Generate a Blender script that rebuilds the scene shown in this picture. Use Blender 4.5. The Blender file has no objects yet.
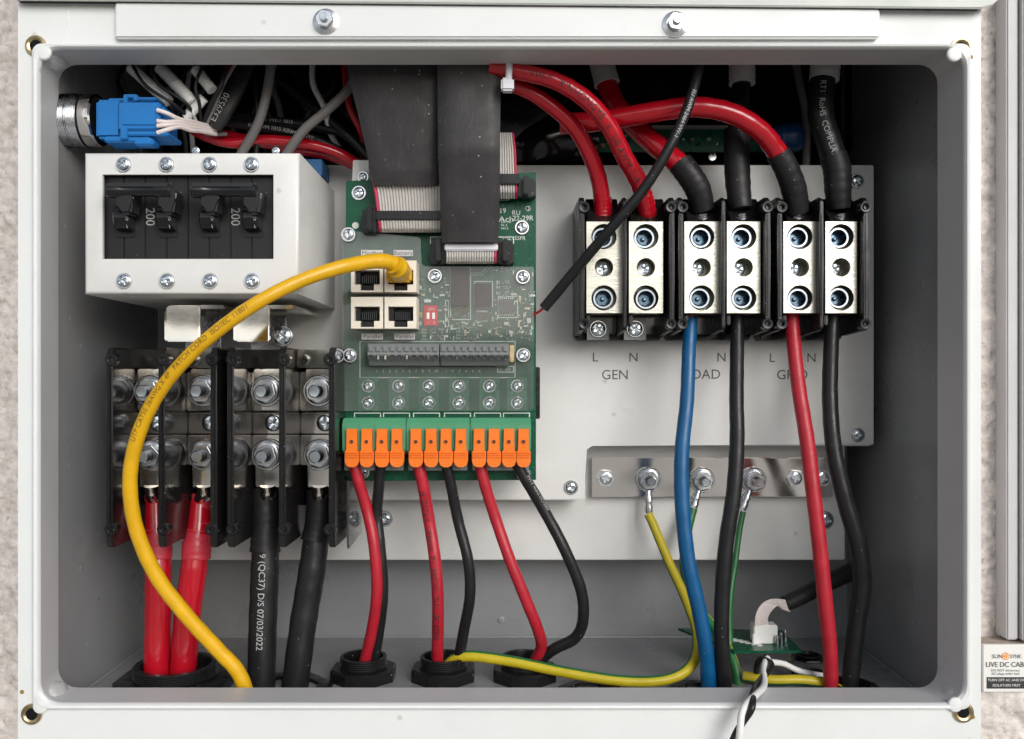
import bpy, bmesh, math, random
from mathutils import Vector, Matrix
random.seed(7)
R = math.radians
S = 0.00045            # metres per unit (one unit = one picture pixel at the enclosure's front face)
D = 900.0              # camera distance in units

# ------------------------------------------------------------------ camera, sky, sun, exposure
sc = bpy.context.scene
C = bpy.context.collection
cam_d = bpy.data.cameras.new('camera'); cam = bpy.data.objects.new('camera', cam_d); C.objects.link(cam)
cam.location = (0, -D*S, 0); cam.rotation_euler = (R(90), 0, 0)
cam_d.sensor_width = 36; cam_d.lens = D/1024*36
cam_d.shift_x = 4/1024; cam_d.shift_y = 10.5/1024
cam_d.clip_start = 0.01; cam_d.clip_end = 500
sc.camera = cam
w = bpy.data.worlds.new('World'); sc.world = w; w.use_nodes = True
nt = w.node_tree; bg = nt.nodes['Background']
sky = nt.nodes.new('ShaderNodeTexSky'); sky.sky_type = 'NISHITA'; sky.sun_disc = False
sky.dust_density = 1.5; sky.air_density = 1.0
SUN_EL, SUN_AZ = 24, 27       # degrees; azimuth from straight behind the camera towards the right
sky.sun_elevation = R(SUN_EL); sky.sun_rotation = R(180-SUN_AZ)
hs = nt.nodes.new('ShaderNodeHueSaturation'); hs.inputs['Saturation'].default_value = 0.38
nt.links.new(sky.outputs[0], hs.inputs['Color']); nt.links.new(hs.outputs[0], bg.inputs['Color'])
bg.inputs['Strength'].default_value = 0.11
sun_d = bpy.data.lights.new('sun', 'SUN'); sun = bpy.data.objects.new('sun', sun_d); C.objects.link(sun)
sun_d.energy = 1.4; sun_d.angle = R(34); sun_d.color = (1.0, 0.99, 0.975)
sdir = Vector((math.sin(R(SUN_AZ))*math.cos(R(SUN_EL)), -math.cos(R(SUN_AZ))*math.cos(R(SUN_EL)), math.sin(R(SUN_EL))))
sun.rotation_euler = (-sdir).to_track_quat('-Z', 'Y').to_euler()
vs = sc.view_settings; vs.view_transform = 'Standard'; vs.look = 'None'; vs.exposure = 0.45; vs.gamma = 1
sc.cycles.max_bounces = 8

# ------------------------------------------------------------------ materials
MATS = {}
def mat(name, col, rough=0.5, metal=0.0, bump=0.0, bscale=2500, var=0.06, vscale=60, specks=0.0, speck_col=(.6,.58,.54), coat=0.0,
        spec=0.5, rvar=0.1, scratch=0.0, stretch=None, grime=0.0, spscale=160, trans=0.0, alpha=1.0, bigbump=0.0):
    m = bpy.data.materials.new(name); m.use_nodes = True; n = m.node_tree; L = n.links
    p = n.nodes['Principled BSDF']; N = n.nodes.new
    p.inputs['Roughness'].default_value = rough; p.inputs['Metallic'].default_value = metal
    p.inputs['Coat Weight'].default_value = coat; p.inputs['Coat Roughness'].default_value = 0.12
    p.inputs['Specular IOR Level'].default_value = spec
    p.inputs['Transmission Weight'].default_value = trans; p.inputs['Alpha'].default_value = alpha
    tc = N('ShaderNodeTexCoord'); mp = N('ShaderNodeMapping'); L.new(tc.outputs['Object'], mp.inputs['Vector'])
    if stretch: mp.inputs['Scale'].default_value = stretch
    nz = N('ShaderNodeTexNoise'); nz.inputs['Scale'].default_value = vscale; nz.inputs['Detail'].default_value = 5; nz.inputs['Roughness'].default_value = .65
    L.new(mp.outputs[0], nz.inputs['Vector'])
    ra = N('ShaderNodeMapRange'); ra.inputs['From Min'].default_value = .3; ra.inputs['From Max'].default_value = .7
    ra.inputs['To Min'].default_value = 1-var; ra.inputs['To Max'].default_value = 1+var; L.new(nz.outputs['Fac'], ra.inputs['Value'])
    mul = N('ShaderNodeVectorMath'); mul.operation = 'SCALE'; mul.inputs[0].default_value = col; L.new(ra.outputs[0], mul.inputs['Scale'])
    out = mul.outputs[0]
    def mix(a, bcol, fac):
        mx = N('ShaderNodeMix'); mx.data_type = 'RGBA'; L.new(fac, mx.inputs['Factor']); L.new(a, mx.inputs['A'])
        mx.inputs['B'].default_value = (*bcol, 1); return mx.outputs['Result']
    if grime:
        g = N('ShaderNodeTexNoise'); g.inputs['Scale'].default_value = vscale*.35; g.inputs['Detail'].default_value = 8; g.inputs['Roughness'].default_value = .75
        L.new(tc.outputs['Object'], g.inputs['Vector'])
        gr = N('ShaderNodeMapRange'); gr.inputs['From Min'].default_value = .52; gr.inputs['From Max'].default_value = .72
        gr.inputs['To Max'].default_value = grime; L.new(g.outputs['Fac'], gr.inputs['Value'])
        out = mix(out, (.33, .27, .2), gr.outputs[0])
    if name.startswith('stucco'):
        for sc_, th_, am_ in ((260, .60, .55), (700, .60, .6)):
            g = N('ShaderNodeTexNoise'); g.inputs['Scale'].default_value = sc_; g.inputs['Detail'].default_value = 4; g.inputs['Roughness'].default_value = .7
            L.new(tc.outputs['Object'], g.inputs['Vector'])
            gr = N('ShaderNodeMapRange'); gr.inputs['From Min'].default_value = th_; gr.inputs['From Max'].default_value = th_+.1
            gr.inputs['To Max'].default_value = am_; L.new(g.outputs['Fac'], gr.inputs['Value'])
            out = mix(out, (.22, .17, .14), gr.outputs[0])
    if specks:
        v = N('ShaderNodeTexVoronoi'); v.inputs['Scale'].default_value = spscale; L.new(tc.outputs['Object'], v.inputs['Vector'])
        sr = N('ShaderNodeMapRange'); sr.inputs['From Min'].default_value = .10; sr.inputs['From Max'].default_value = .05
        L.new(v.outputs['Distance'], sr.inputs['Value'])
        sx = N('ShaderNodeSeparateColor'); L.new(v.outputs['Color'], sx.inputs[0])
        gt = N('ShaderNodeMath'); gt.operation = 'LESS_THAN'; gt.inputs[1].default_value = .45; L.new(sx.outputs[0], gt.inputs[0])
        mm = N('ShaderNodeMath'); mm.operation = 'MULTIPLY'; L.new(sr.outputs[0], mm.inputs[0]); L.new(gt.outputs[0], mm.inputs[1])
        m2 = N('ShaderNodeMath'); m2.operation = 'MULTIPLY'; L.new(mm.outputs[0], m2.inputs[0]); m2.inputs[1].default_value = specks
        out = mix(out, speck_col, m2.outputs[0])
    if scratch:
        wv = N('ShaderNodeTexNoise'); wv.inputs['Scale'].default_value = 40; wv.inputs['Detail'].default_value = 2; wv.inputs['Distortion'].default_value = 1.5
        mp2 = N('ShaderNodeMapping'); mp2.inputs['Scale'].default_value = (9, 1, .6); mp2.inputs['Rotation'].default_value = (0, .5, 0)
        L.new(tc.outputs['Object'], mp2.inputs['Vector']); L.new(mp2.outputs[0], wv.inputs['Vector'])
        s1 = N('ShaderNodeMath'); s1.operation = 'SUBTRACT'; s1.inputs[1].default_value = .5; L.new(wv.outputs['Fac'], s1.inputs[0])
        s2 = N('ShaderNodeMath'); s2.operation = 'ABSOLUTE'; L.new(s1.outputs[0], s2.inputs[0])
        s3 = N('ShaderNodeMapRange'); s3.inputs['From Min'].default_value = .006; s3.inputs['From Max'].default_value = 0; s3.inputs['To Max'].default_value = scratch
        L.new(s2.outputs[0], s3.inputs['Value']); out = mix(out, speck_col, s3.outputs[0])
    L.new(out, p.inputs['Base Color'])
    rr = N('ShaderNodeMapRange'); rr.inputs['From Min'].default_value = .3; rr.inputs['From Max'].default_value = .7
    rr.inputs['To Min'].default_value = max(.02, rough-rvar); rr.inputs['To Max'].default_value = min(1, rough+rvar)
    n3 = N('ShaderNodeTexNoise'); n3.inputs['Scale'].default_value = vscale*2.3; n3.inputs['Detail'].default_value = 4; L.new(mp.outputs[0], n3.inputs['Vector'])
    L.new(n3.outputs['Fac'], rr.inputs['Value']); L.new(rr.outputs[0], p.inputs['Roughness'])
    nrm = None
    if bigbump:
        b0 = N('ShaderNodeBump'); b0.inputs['Strength'].default_value = bigbump; b0.inputs['Distance'].default_value = .002
        nb = N('ShaderNodeTexNoise'); nb.inputs['Scale'].default_value = vscale*1.3; nb.inputs['Detail'].default_value = .4; L.new(mp.outputs[0], nb.inputs['Vector'])
        L.new(nb.outputs['Fac'], b0.inputs['Height']); nrm = b0.outputs[0]
    if bump:
        b = N('ShaderNodeBump'); b.inputs['Strength'].default_value = bump; b.inputs['Distance'].default_value = .0002
        n2 = N('ShaderNodeTexNoise'); n2.inputs['Scale'].default_value = bscale; n2.inputs['Detail'].default_value = 3; L.new(mp.outputs[0], n2.inputs['Vector'])
        L.new(n2.outputs['Fac'], b.inputs['Height'])
        if nrm: L.new(nrm, b.inputs['Normal'])
        nrm = b.outputs[0]
    if nrm: L.new(nrm, p.inputs['Normal'])
    MATS[name] = m; return m

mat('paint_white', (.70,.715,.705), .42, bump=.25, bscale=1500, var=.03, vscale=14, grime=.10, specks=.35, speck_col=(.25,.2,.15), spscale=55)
mat('paint_plate', (.66,.655,.635), .36, bump=.5, bscale=1500, var=.05, vscale=14, grime=.2, specks=.4, speck_col=(.3,.25,.2), spscale=60)
mat('paint_lip_shaded', (.50,.50,.505), .42, bump=.35, bscale=1500, var=.04, vscale=12, grime=.10)  # enclosure coat toned down, shade of the fold put into its colour
mat('paint_inside_shaded', (.23,.233,.24), .34, bump=.6, bscale=1300, var=.06, vscale=14, grime=.22, specks=.3, speck_col=(.6,.58,.55), spscale=70)  # enclosure coat darkened, the box's inner shade is in this colour
mat('cavity_black', (.006,.006,.007), .7, spec=.15, bump=.2)
mat('plastic_black', (.010,.010,.011), .3, spec=.34, bump=.25, bscale=900, specks=.5, spscale=260, var=.2)
mat('plastic_gloss', (.012,.011,.011), .16, bump=.03, bscale=500, specks=.35, spscale=300, var=.2, rvar=.03)
mat('breaker_black', (.016,.015,.016), .38, spec=.34, bump=.3, bscale=1600, specks=.5, spscale=300, var=.12)
mat('sleeve_black', (.032,.030,.031), .5, spec=.34, bump=.3, bscale=900, specks=.7, spscale=230, scratch=.09, var=.15, bigbump=.4)
mat('cable_black', (.012,.012,.013), .38, spec=.34, bump=.4, bscale=1100, specks=.4, spscale=300, var=.15, bigbump=.08)
mat('shrink_black', (.013,.012,.013), .5, spec=.34, bump=.5, bscale=900, specks=.4, spscale=280, bigbump=.2)
mat('gloss_black', (.010,.010,.011), .12, bump=.02, bscale=500, rvar=.05)
mat('cable_grey', (.17,.16,.155), .55, bump=.3, specks=.3)
mat('sleeve_grey', (.50,.49,.49), .5, bump=.3)
mat('cable_red', (.42,.005,.015), .2, bump=.08, bscale=500, var=.04, vscale=60, bigbump=.03, rvar=.04, coat=.25)
mat('cable_red_dull', (.40,.012,.025), .42, bump=.3, bscale=900, var=.15, vscale=110, bigbump=.08)
mat('shrink_red', (.48,.025,.045), .42, bump=.3, bscale=900, var=.12, vscale=150, bigbump=.2)
mat('cable_blue', (.002,.080,.21), .35, bump=.2, var=.12, specks=.3, spscale=250)
mat('ink_yellow', (.20,.11,.01), .6)
mat('cable_yellow', (.66,.365,.004), .38, bump=.3, bscale=700, var=.09, vscale=100, bigbump=.08)
mat('earth_yellow', (.48,.38,.01), .42, bump=.2, var=.1)
mat('earth_green', (.015,.13,.035), .42, bump=.2, var=.15)
mat('wire_pink', (.66,.58,.56), .5, bump=.1)
mat('wire_white', (.72,.71,.69), .45, bump=.2)
mat('blue_plastic', (.002,.14,.42), .38, bump=.15, var=.08)
mat('relay_blue', (.008,.09,.24), .4)
mat('blue_dark', (.01,.05,.16), .35)
mat('pcb', (.002,.072,.034), .32, bump=.25, bscale=900, var=.18, vscale=220, specks=.6, speck_col=(.5,.6,.52), spscale=420, spec=.3)
mat('pcb_pad', (.03,.15,.085), .3, metal=.1, var=.15, coat=.4)
mat('pcb_dark', (.01,.13,.08), .3, var=.2)
mat('silk', (.68,.70,.66), .6)
mat('ink', (.025,.025,.025), .6)
mat('ink_grey', (.10,.10,.10), .6)
mat('print_white', (.40,.40,.39), .6)
mat('steel', (.72,.73,.75), .22, metal=1, bump=.15, bscale=1500, var=.12, vscale=300, rvar=.1)
mat('steel_dark', (.36,.37,.39), .25, metal=1, bump=.15, var=.2, vscale=400)
mat('zinc', (.60,.64,.68), .2, metal=1, bump=.1, var=.15, vscale=500, rvar=.08)
mat('zinc_dull', (.34,.38,.42), .3, metal=1, bump=.1, var=.2, vscale=500)
mat('nickel', (.93,.88,.83), .11, metal=1, bump=.02, bscale=500, var=.06, vscale=20, rvar=.05, bigbump=1.0)
mat('blued', (.10,.15,.20), .22, metal=1, var=.2, vscale=500)
mat('brushed', (.45,.44,.385), .34, metal=1, bump=.5, bscale=1400, var=.12, vscale=350, rvar=.08, stretch=(.12, 1, 3))
mat('tinned', (.97,.91,.83), .11, metal=1, bump=.03, bscale=700, var=.08, vscale=26, grime=.10, rvar=.04, bigbump=.8)
mat('brass', (.55,.43,.24), .28, metal=1, bump=.2, var=.2)
mat('copper', (.62,.26,.12), .3, metal=1)
mat('term_green', (.065,.27,.14), .45, bump=.2, bscale=900, var=.06)
mat('term_orange', (.80,.165,.004), .42, bump=.2, bscale=900, var=.06)
mat('term_grey', (.16,.17,.17), .42, bump=.2, var=.1, coat=.2)
mat('term_grey_dark', (.035,.038,.04), .5)
mat('ribbon', (.50,.48,.45), .5, bump=.2, var=.08, vscale=400)
mat('ribbon_red', (.55,.03,.09), .5)
mat('strap_white', (.66,.66,.70), .4)
mat('jack', (.74,.68,.58), .38, bump=.2, var=.05, grime=.2)
mat('dip_red', (.66,.03,.04), .4)
mat('chip_brown', (.05,.035,.03), .4, bump=.1)
mat('stucco', (.66,.60,.56), .9, bump=1, bscale=900, var=.22, vscale=160, bigbump=1.0, grime=.6, specks=.8, speck_col=(.16,.12,.10), spscale=330)
mat('stucco_dark', (.36,.30,.25), .9, bump=.6, bscale=500, var=.25, vscale=120, bigbump=.8)
mat('panel_grey', (.50,.49,.50), .5, bump=.3, bscale=300, var=.05, vscale=10, grime=.15)
mat('label_white', (.74,.73,.70), .45, var=.03)
mat('label_orange', (.85,.33,.06), .5)
mat('hedge', (.035,.055,.022), .9, var=.5, vscale=1.2, bigbump=.5)  # only for the unseen hedge added behind the camera
mat('ground', (.32,.305,.28), .9, var=.15, vscale=1)
mat('lid', (.50,.52,.49), .42, bump=.3, bscale=1500, var=.03, vscale=14)
mat('rust', (.30,.17,.04), .8)
mat('glue', (.85,.86,.86), .25, coat=.4)
# clear plastic cover
m = bpy.data.materials.new('clear_plastic'); m.use_nodes = True; n = m.node_tree; n.nodes.remove(n.nodes['Principled BSDF'])
o_ = n.nodes['Material Output']; tr = n.nodes.new('ShaderNodeBsdfTransparent'); tr.inputs[0].default_value = (.93,.95,.94,1)
df = n.nodes.new('ShaderNodeBsdfDiffuse'); df.inputs[0].default_value = (.7,.7,.68,1)
gl = n.nodes.new('ShaderNodeBsdfGlossy'); gl.inputs['Roughness'].default_value = .06
mx = n.nodes.new('ShaderNodeMixShader'); mx2 = n.nodes.new('ShaderNodeMixShader'); fr = n.nodes.new('ShaderNodeFresnel'); fr.inputs[0].default_value = 1.49
nz = n.nodes.new('ShaderNodeTexNoise'); nz.inputs['Scale'].default_value = 70; nz.inputs['Detail'].default_value = 6
tcn = n.nodes.new('ShaderNodeTexCoord'); n.links.new(tcn.outputs['Object'], nz.inputs['Vector'])
mr = n.nodes.new('ShaderNodeMapRange'); mr.inputs['To Min'].default_value = .0; mr.inputs['To Max'].default_value = .13
n.links.new(nz.outputs['Fac'], mr.inputs['Value']); n.links.new(mr.outputs[0], mx.inputs[0])
n.links.new(tr.outputs[0], mx.inputs[1]); n.links.new(df.outputs[0], mx.inputs[2])
n.links.new(fr.outputs[0], mx2.inputs[0]); n.links.new(mx.outputs[0], mx2.inputs[1]); n.links.new(gl.outputs[0], mx2.inputs[2])
n.links.new(mx2.outputs[0], o_.inputs[0]); MATS['clear_plastic'] = m

# ------------------------------------------------------------------ mesh helpers (all lengths in units)
def k(d): return (D+d)/D
def W(px, py, d): return Vector(((px-508)*k(d), d, (380-py)*k(d)))

class M:
    def __init__(s): s.bm = bmesh.new()
    def _bevel(s, faces, bev, seg=2, vert_only=None):
        if bev > 0:
            ed = list({e for f in faces for e in f.edges})
            bmesh.ops.bevel(s.bm, geom=ed, offset=bev, segments=seg, affect='EDGES', clamp_overlap=True)
    def box(s, x0, x1, d0, d1, z0, z1, bev=0, seg=2):
        vv = [s.bm.verts.new((x, y, z)) for x in (x0, x1) for y in (d0, d1) for z in (z0, z1)]
        F = [(0,1,3,2), (4,6,7,5), (0,4,5,1), (2,3,7,6), (0,2,6,4), (1,5,7,3)]
        fs = [s.bm.faces.new([vv[i] for i in f]) for f in F]
        s._bevel(fs, bev, seg); return s
    def pbox(s, px0, py0, px1, py1, d0, d1, bev=0):      # front face given in picture pixels at depth d0
        a, b = W(px0, py1, d0), W(px1, py0, d0)
        return s.box(a.x, b.x, d0, d1, a.z, b.z, bev)
    def prism(s, poly, d0, d1, bev=0, axis='y', seg=2):  # poly of (x,z) extruded along y; axis 'z': poly of (x,y) extruded along z
        if axis == 'y': mk = lambda p, t: (p[0], t, p[1])
        elif axis == 'x': mk = lambda p, t: (t, p[0], p[1])
        else: mk = lambda p, t: (p[0], p[1], t)
        A = [s.bm.verts.new(mk(p, d0)) for p in poly]; B = [s.bm.verts.new(mk(p, d1)) for p in poly]
        fs = [s.bm.faces.new(A), s.bm.faces.new(B[::-1])]
        n = len(poly)
        for i in range(n): fs.append(s.bm.faces.new([A[i], B[i], B[(i+1) % n], A[(i+1) % n]]))
        s._bevel(fs, bev, seg); return s
    def pprism(s, pts, d0, d1, bev=0):
        return s.prism([(W(x, y, d0).x, W(x, y, d0).z) for x, y in pts], d0, d1, bev)
    def ring(s, poly_o, poly_i, d0, d1):                 # frame between two polygons with the same number of points
        n = len(poly_o); V = s.bm.verts.new
        A = [V((p[0], d0, p[1])) for p in poly_o]; B = [V((p[0], d0, p[1])) for p in poly_i]
        A2 = [V((p[0], d1, p[1])) for p in poly_o]; B2 = [V((p[0], d1, p[1])) for p in poly_i]
        for i in range(n):
            j = (i+1) % n
            for q in ((A[i], B[i], B[j], A[j]), (A2[i], A2[j], B2[j], B2[i]), (A[i], A[j], A2[j], A2[i]), (B[i], B2[i], B2[j], B[j])):
                try: s.bm.faces.new(q)
                except ValueError: pass
        return s
    def lathe(s, c, ax, prof, n=24, caps=True, mi=0):
        ax = Vector(ax).normalized(); c = Vector(c)
        u = ax.orthogonal().normalized(); v = ax.cross(u)
        rings = []
        for r, h in prof:
            if r < 1e-6: rings.append([s.bm.verts.new(c+ax*h)])
            else: rings.append([s.bm.verts.new(c+ax*h+(u*math.cos(2*math.pi*i/n)+v*math.sin(2*math.pi*i/n))*r) for i in range(n)])
        for a, b in zip(rings, rings[1:]):
            for i in range(n):
                j = (i+1) % n
                if len(a) == 1 and len(b) == 1: continue
                if len(a) == 1: f = (a[0], b[j], b[i])
                elif len(b) == 1: f = (a[i], a[j], b[0])
                else: f = (a[i], a[j], b[j], b[i])
                fc = s.bm.faces.new(f); fc.material_index = mi
        if caps:
            for rg in (rings[0], rings[-1]):
                if len(rg) > 2: s.bm.faces.new(rg).material_index = mi
        return s
    def grid(s, rows, close=False):
        V = [[s.bm.verts.new(p) for p in r] for r in rows]
        for a, b in zip(V, V[1:]):
            n = len(a)
            for i in range(n if close else n-1):
                s.bm.faces.new((a[i], a[(i+1) % n], b[(i+1) % n], b[i]))
        return V
    def tube(s, path, radii, n=14, stripe=None, caps=True, squash=1.0):
        fr = frames(path); rows = []
        for (p, t, u, v), r in zip(fr, radii):
            rows.append([p+(u*math.cos(2*math.pi*i/n)+v*math.sin(2*math.pi*i/n)*squash)*r for i in range(n)])
        V = s.grid(rows, True)
        if caps: s.bm.faces.new(V[0]); s.bm.faces.new(V[-1])
        if stripe:
            s.bm.faces.ensure_lookup_table()
            for f in s.bm.faces:
                pass
        return V
    def hole_cell(s, x0, x1, z0, z1, cx, cz, r, d, depth, n=32):      # rectangular face at depth d with a round bore
        cir, out, deep = [], [], []
        for i in range(n):
            a = 2*math.pi*(i+.5)/n; ca, sa = math.cos(a), math.sin(a)
            tx = ((x1-cx) if ca > 0 else (x0-cx))/ca if abs(ca) > 1e-9 else 1e9
            tz = ((z1-cz) if sa > 0 else (z0-cz))/sa if abs(sa) > 1e-9 else 1e9
            t = min(tx, tz)
            out.append(s.bm.verts.new((cx+ca*t, d, cz+sa*t)))
            cir.append(s.bm.verts.new((cx+ca*r, d, cz+sa*r))); deep.append(s.bm.verts.new((cx+ca*r, d+depth, cz+sa*r)))
        corners = {}
        for i in range(n):
            j = (i+1) % n
            s.bm.faces.new((cir[i], cir[j], out[j], out[i])); s.bm.faces.new((cir[i], deep[i], deep[j], cir[j]))
            a, b = out[i].co, out[j].co
            if abs(a.x-b.x) > 1e-5 and abs(a.z-b.z) > 1e-5:
                X = x1 if cx < max(a.x, b.x) and (a.x+b.x)/2 > cx else x0
                Z = z1 if (a.z+b.z)/2 > cz else z0
                s.bm.faces.new((out[i], out[j], s.bm.verts.new((X, d, Z))))
        s.bm.faces.new(deep); return s
    def text(s, string, size, org, ux, uy, align='C', stretch=1.0):
        vs_, fs_ = text_geo(string); wdt = max(v[0] for v in vs_); ox = -wdt/2 if align == 'C' else 0
        ux = Vector(ux).normalized(); uy = Vector(uy).normalized(); org = Vector(org)
        V = [s.bm.verts.new(org+ux*(x+ox)*size*stretch+uy*(y-.35)*size) for x, y in vs_]
        for f in fs_:
            try: s.bm.faces.new([V[i] for i in f])
            except ValueError: pass
        return s
    def ptext(s, string, h, px, py, d, ang=0, align='C', stretch=1.0):
        a = R(ang)
        return s.text(string, h/.7*k(d), W(px, py, d), (math.cos(a), 0, math.sin(a)), (-math.sin(a), 0, math.cos(a)), align, stretch)
    def build(s, name, m, parent=None, loc=None, recalc=True, sharp=35, mats=None, flat=False):
        bm = s.bm
        if recalc: bmesh.ops.recalc_face_normals(bm, faces=bm.faces)
        base = parent['_w'] if parent is not None else None
        off = Vector(base) if base is not None else Vector(loc if loc is not None else (0, 0, 0))
        for v in bm.verts: v.co = (v.co-off)*S
        me = bpy.data.meshes.new(name); bm.to_mesh(me); bm.free()
        if not flat:
            me.polygons.foreach_set('use_smooth', [True]*len(me.polygons)); me.set_sharp_from_angle(angle=R(sharp))
        for x in (mats or [m]): me.materials.append(MATS[x])
        o = bpy.data.objects.new(name, me); C.objects.link(o)
        if parent is not None: o.parent = parent
        else: o.location = off*S
        o['_w'] = tuple(off)
        return o

_tg = {}
def text_geo(string):
    if string in _tg: return _tg[string]
    cu = bpy.data.curves.new('t', 'FONT'); cu.body = string; cu.size = 1; cu.resolution_u = 3
    ob = bpy.data.objects.new('t', cu); C.objects.link(ob)
    dg = bpy.context.evaluated_depsgraph_get(); me = bpy.data.meshes.new_from_object(ob.evaluated_get(dg))
    r = ([(v.co.x, v.co.y) for v in me.vertices], [tuple(p.vertices) for p in me.polygons])
    bpy.data.objects.remove(ob); bpy.data.curves.remove(cu); bpy.data.meshes.remove(me)
    _tg[string] = r; return r

def spline(pts, per=8):
    P = [Vector(p) for p in pts]; out = []
    for i in range(len(P)-1):
        p0 = P[max(i-1, 0)]; p1 = P[i]; p2 = P[i+1]; p3 = P[min(i+2, len(P)-1)]
        # centripetal-like tangents
        for j in range(per):
            t = j/per; t2 = t*t; t3 = t2*t
            out.append(.5*((2*p1)+(p2-p0)*t+(2*p0-5*p1+4*p2-p3)*t2+(-p0+3*p1-3*p2+p3)*t3))
    out.append(P[-1]); return out
def frames(path):
    fr = []; u = None
    for i, p in enumerate(path):
        t = (path[min(i+1, len(path)-1)]-path[max(i-1, 0)]).normalized()
        if u is None:
            u = Vector((0, -1, 0)); u = (u-t*u.dot(t)); u = u.normalized() if u.length > .1 else t.orthogonal().normalized()
        else: u = (u-t*u.dot(t)).normalized()
        # pull the frame gently towards the viewer so prints and stripes stay readable
        f = Vector((0, -1, 0)); f = f-t*f.dot(t)
        if f.length > .3: u = (u*.75+f.normalized()*.25).normalized()
        fr.append((p, t, u, t.cross(u)))
    return fr
def wrap_text(m, path, r, string, h, s0, ang=0, flip=False, lift=.3):
    """print lettering on a cable: runs along the path, wraps round its skin; h = letter height in units"""
    fr = frames(path); L = [0]
    for a, b in zip(path, path[1:]): L.append(L[-1]+(b-a).length)
    rl = r if isinstance(r, (list, tuple)) else [r]*len(path); r = rl[len(rl)//2]
    size = h/.7; vs_, fs_ = text_geo(string); tot = max(v[0] for v in vs_)*size
    V = []
    for x, y in vs_:
        s = s0+x*size; a = (y-.35)*size/r*(-1 if not flip else 1)
        if flip: s = s0+tot-x*size
        s = max(0, min(L[-1]-1e-3, s)); i = 0
        while i < len(L)-2 and L[i+1] < s: i += 1
        t = (s-L[i])/(L[i+1]-L[i]); p = path[i].lerp(path[i+1], t)
        u = fr[i][2].lerp(fr[i+1][2], t).normalized(); v = fr[i][3].lerp(fr[i+1][3], t).normalized()
        aa = R(ang)+a
        rr = rl[i]+(rl[i+1]-rl[i])*t; V.append(m.bm.verts.new(p+(u*math.cos(aa)+v*math.sin(aa))*(rr*1.015+lift)))
    for f in fs_:
        try: m.bm.faces.new([V[i] for i in f])
        except ValueError: pass

def tag(o, label=None, cat=None, group=None, kind=None):
    if label: o['label'] = label
    if cat: o['category'] = cat
    if group: o['group'] = group
    if kind: o['kind'] = kind
    return o
def thing(name, label, cat, at, group=None):
    o = bpy.data.objects.new(name, None); C.objects.link(o); o.empty_display_size = .01
    o.location = Vector(at)*S; o['_w'] = tuple(at)
    return tag(o, label, cat, group)
def place(me, name, at, parent, rot=None, scale=None):
    """shared mesh placed at a unit position under a parent"""
    o = bpy.data.objects.new(name, me); C.objects.link(o)
    b = Vector(parent['_w']) if parent is not None else Vector((0, 0, 0))
    if parent is not None: o.parent = parent
    o.location = (Vector(at)-b)*S
    if rot: o.rotation_euler = rot
    if scale: o.scale = (scale,)*3 if not isinstance(scale, (tuple, list)) else scale
    o['_w'] = tuple(at)
    return o
def meshof(mm, name, m, mats=None, sharp=35):
    o = mm.build(name, m, mats=mats, sharp=sharp); me = o.data; bpy.data.objects.remove(o); return me

# ---- shared fasteners (all face the viewer, -y)
def pan_screw(n=40, rings=14):
    m = M(); R0 = 1.0; rows = []
    for j in range(rings+1):
        r = R0*j/rings; row = []
        for i in range(n):
            a = 2*math.pi*i/n; x, z = r*math.cos(a), r*math.sin(a)
            h = -.40*max(0, 1-(r*.96)**3.2)**.5-.08
            arm = min(abs(x), abs(z)); rr = max(abs(x), abs(z))
            if arm < .16 and rr < .66: h += .62*(1-.45*rr)
            row.append((x, h, z))
        rows.append(row)
    rows.append([(math.cos(2*math.pi*i/n), .05, math.sin(2*math.pi*i/n)) for i in range(n)])
    m.grid(rows, True); bmesh.ops.remove_doubles(m.bm, verts=m.bm.verts, dist=1e-4)
    return m
SCREW = meshof(pan_screw(), 'screw_head', 'zinc', sharp=28)
WASH = meshof(M().lathe((0,0,0), (0,-1,0), [(.4,0),(1,0),(1.0,.10),(.94,.16),(.5,.16)], 32, False), 'washer', 'steel')
SPRW = meshof(M().lathe((0,0,0), (0,-1,0), [(.4,0),(1,0),(1.03,.08),(1.0,.2),(.9,.26),(.5,.26)], 28, False), 'spring_washer', 'steel_dark')
def hexnut():
    m = M(); m.prism([(math.cos(R(60*i+12)), math.sin(R(60*i+12))) for i in range(6)], -.62, 0, .07)
    return m
NUT = meshof(hexnut(), 'nut', 'steel', sharp=20)
def studmesh():
    prof = [(0.0, 1.60), (.36, 1.62), (.42, 1.57)]
    h = 1.52
    while h > .4: prof += [(.44, h), (.38, h-.05)]; h -= .10
    prof += [(.44, 0)]
    return M().lathe((0,0,0), (0,-1,0), prof, 20, False)
STUD = meshof(studmesh(), 'stud', 'zinc', sharp=25)

def screw(parent, px, py, d, r, washer=1.28, rot=None, name='screw', mat_=None):
    at = W(px, py, d); rr = r*k(d)
    o = place(SCREW, name, at+Vector((0, -.12*rr if washer else 0, 0)), parent, (0, random.random()*3 if rot is None else rot, 0), rr)
    if washer and not parent.parent: place(WASH, 'washer', at, o).scale = (washer,)*3
    # washer is parented to the scaled screw: reset its offset
    for ch in o.children: ch.location = (0, .12*S, 0)
    return o
def bolt(parent, px, py, d, r, name='terminal_nut', tall=1.0, tilt=0):
    """stud with nut, spring washer and flat washer; r = nut radius in picture pixels"""
    at = W(px, py, d); rr = r*k(d)
    o = place(NUT, name, at+Vector((0, -.34*rr, 0)), parent, (0, random.random(), 0), rr)
    a = place(STUD, 'stud', at, o); a.location = (0, .34*S, 0); a.scale = (1.12, tall, 1.12)
    a = place(SPRW, 'spring_washer', at, o); a.location = (0, .17*S, 0); a.scale = (1.1,)*3
    a = place(WASH, 'washer', at, o); a.location = (0, .34*S, 0); a.scale = (1.32,)*3
    return o

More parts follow.
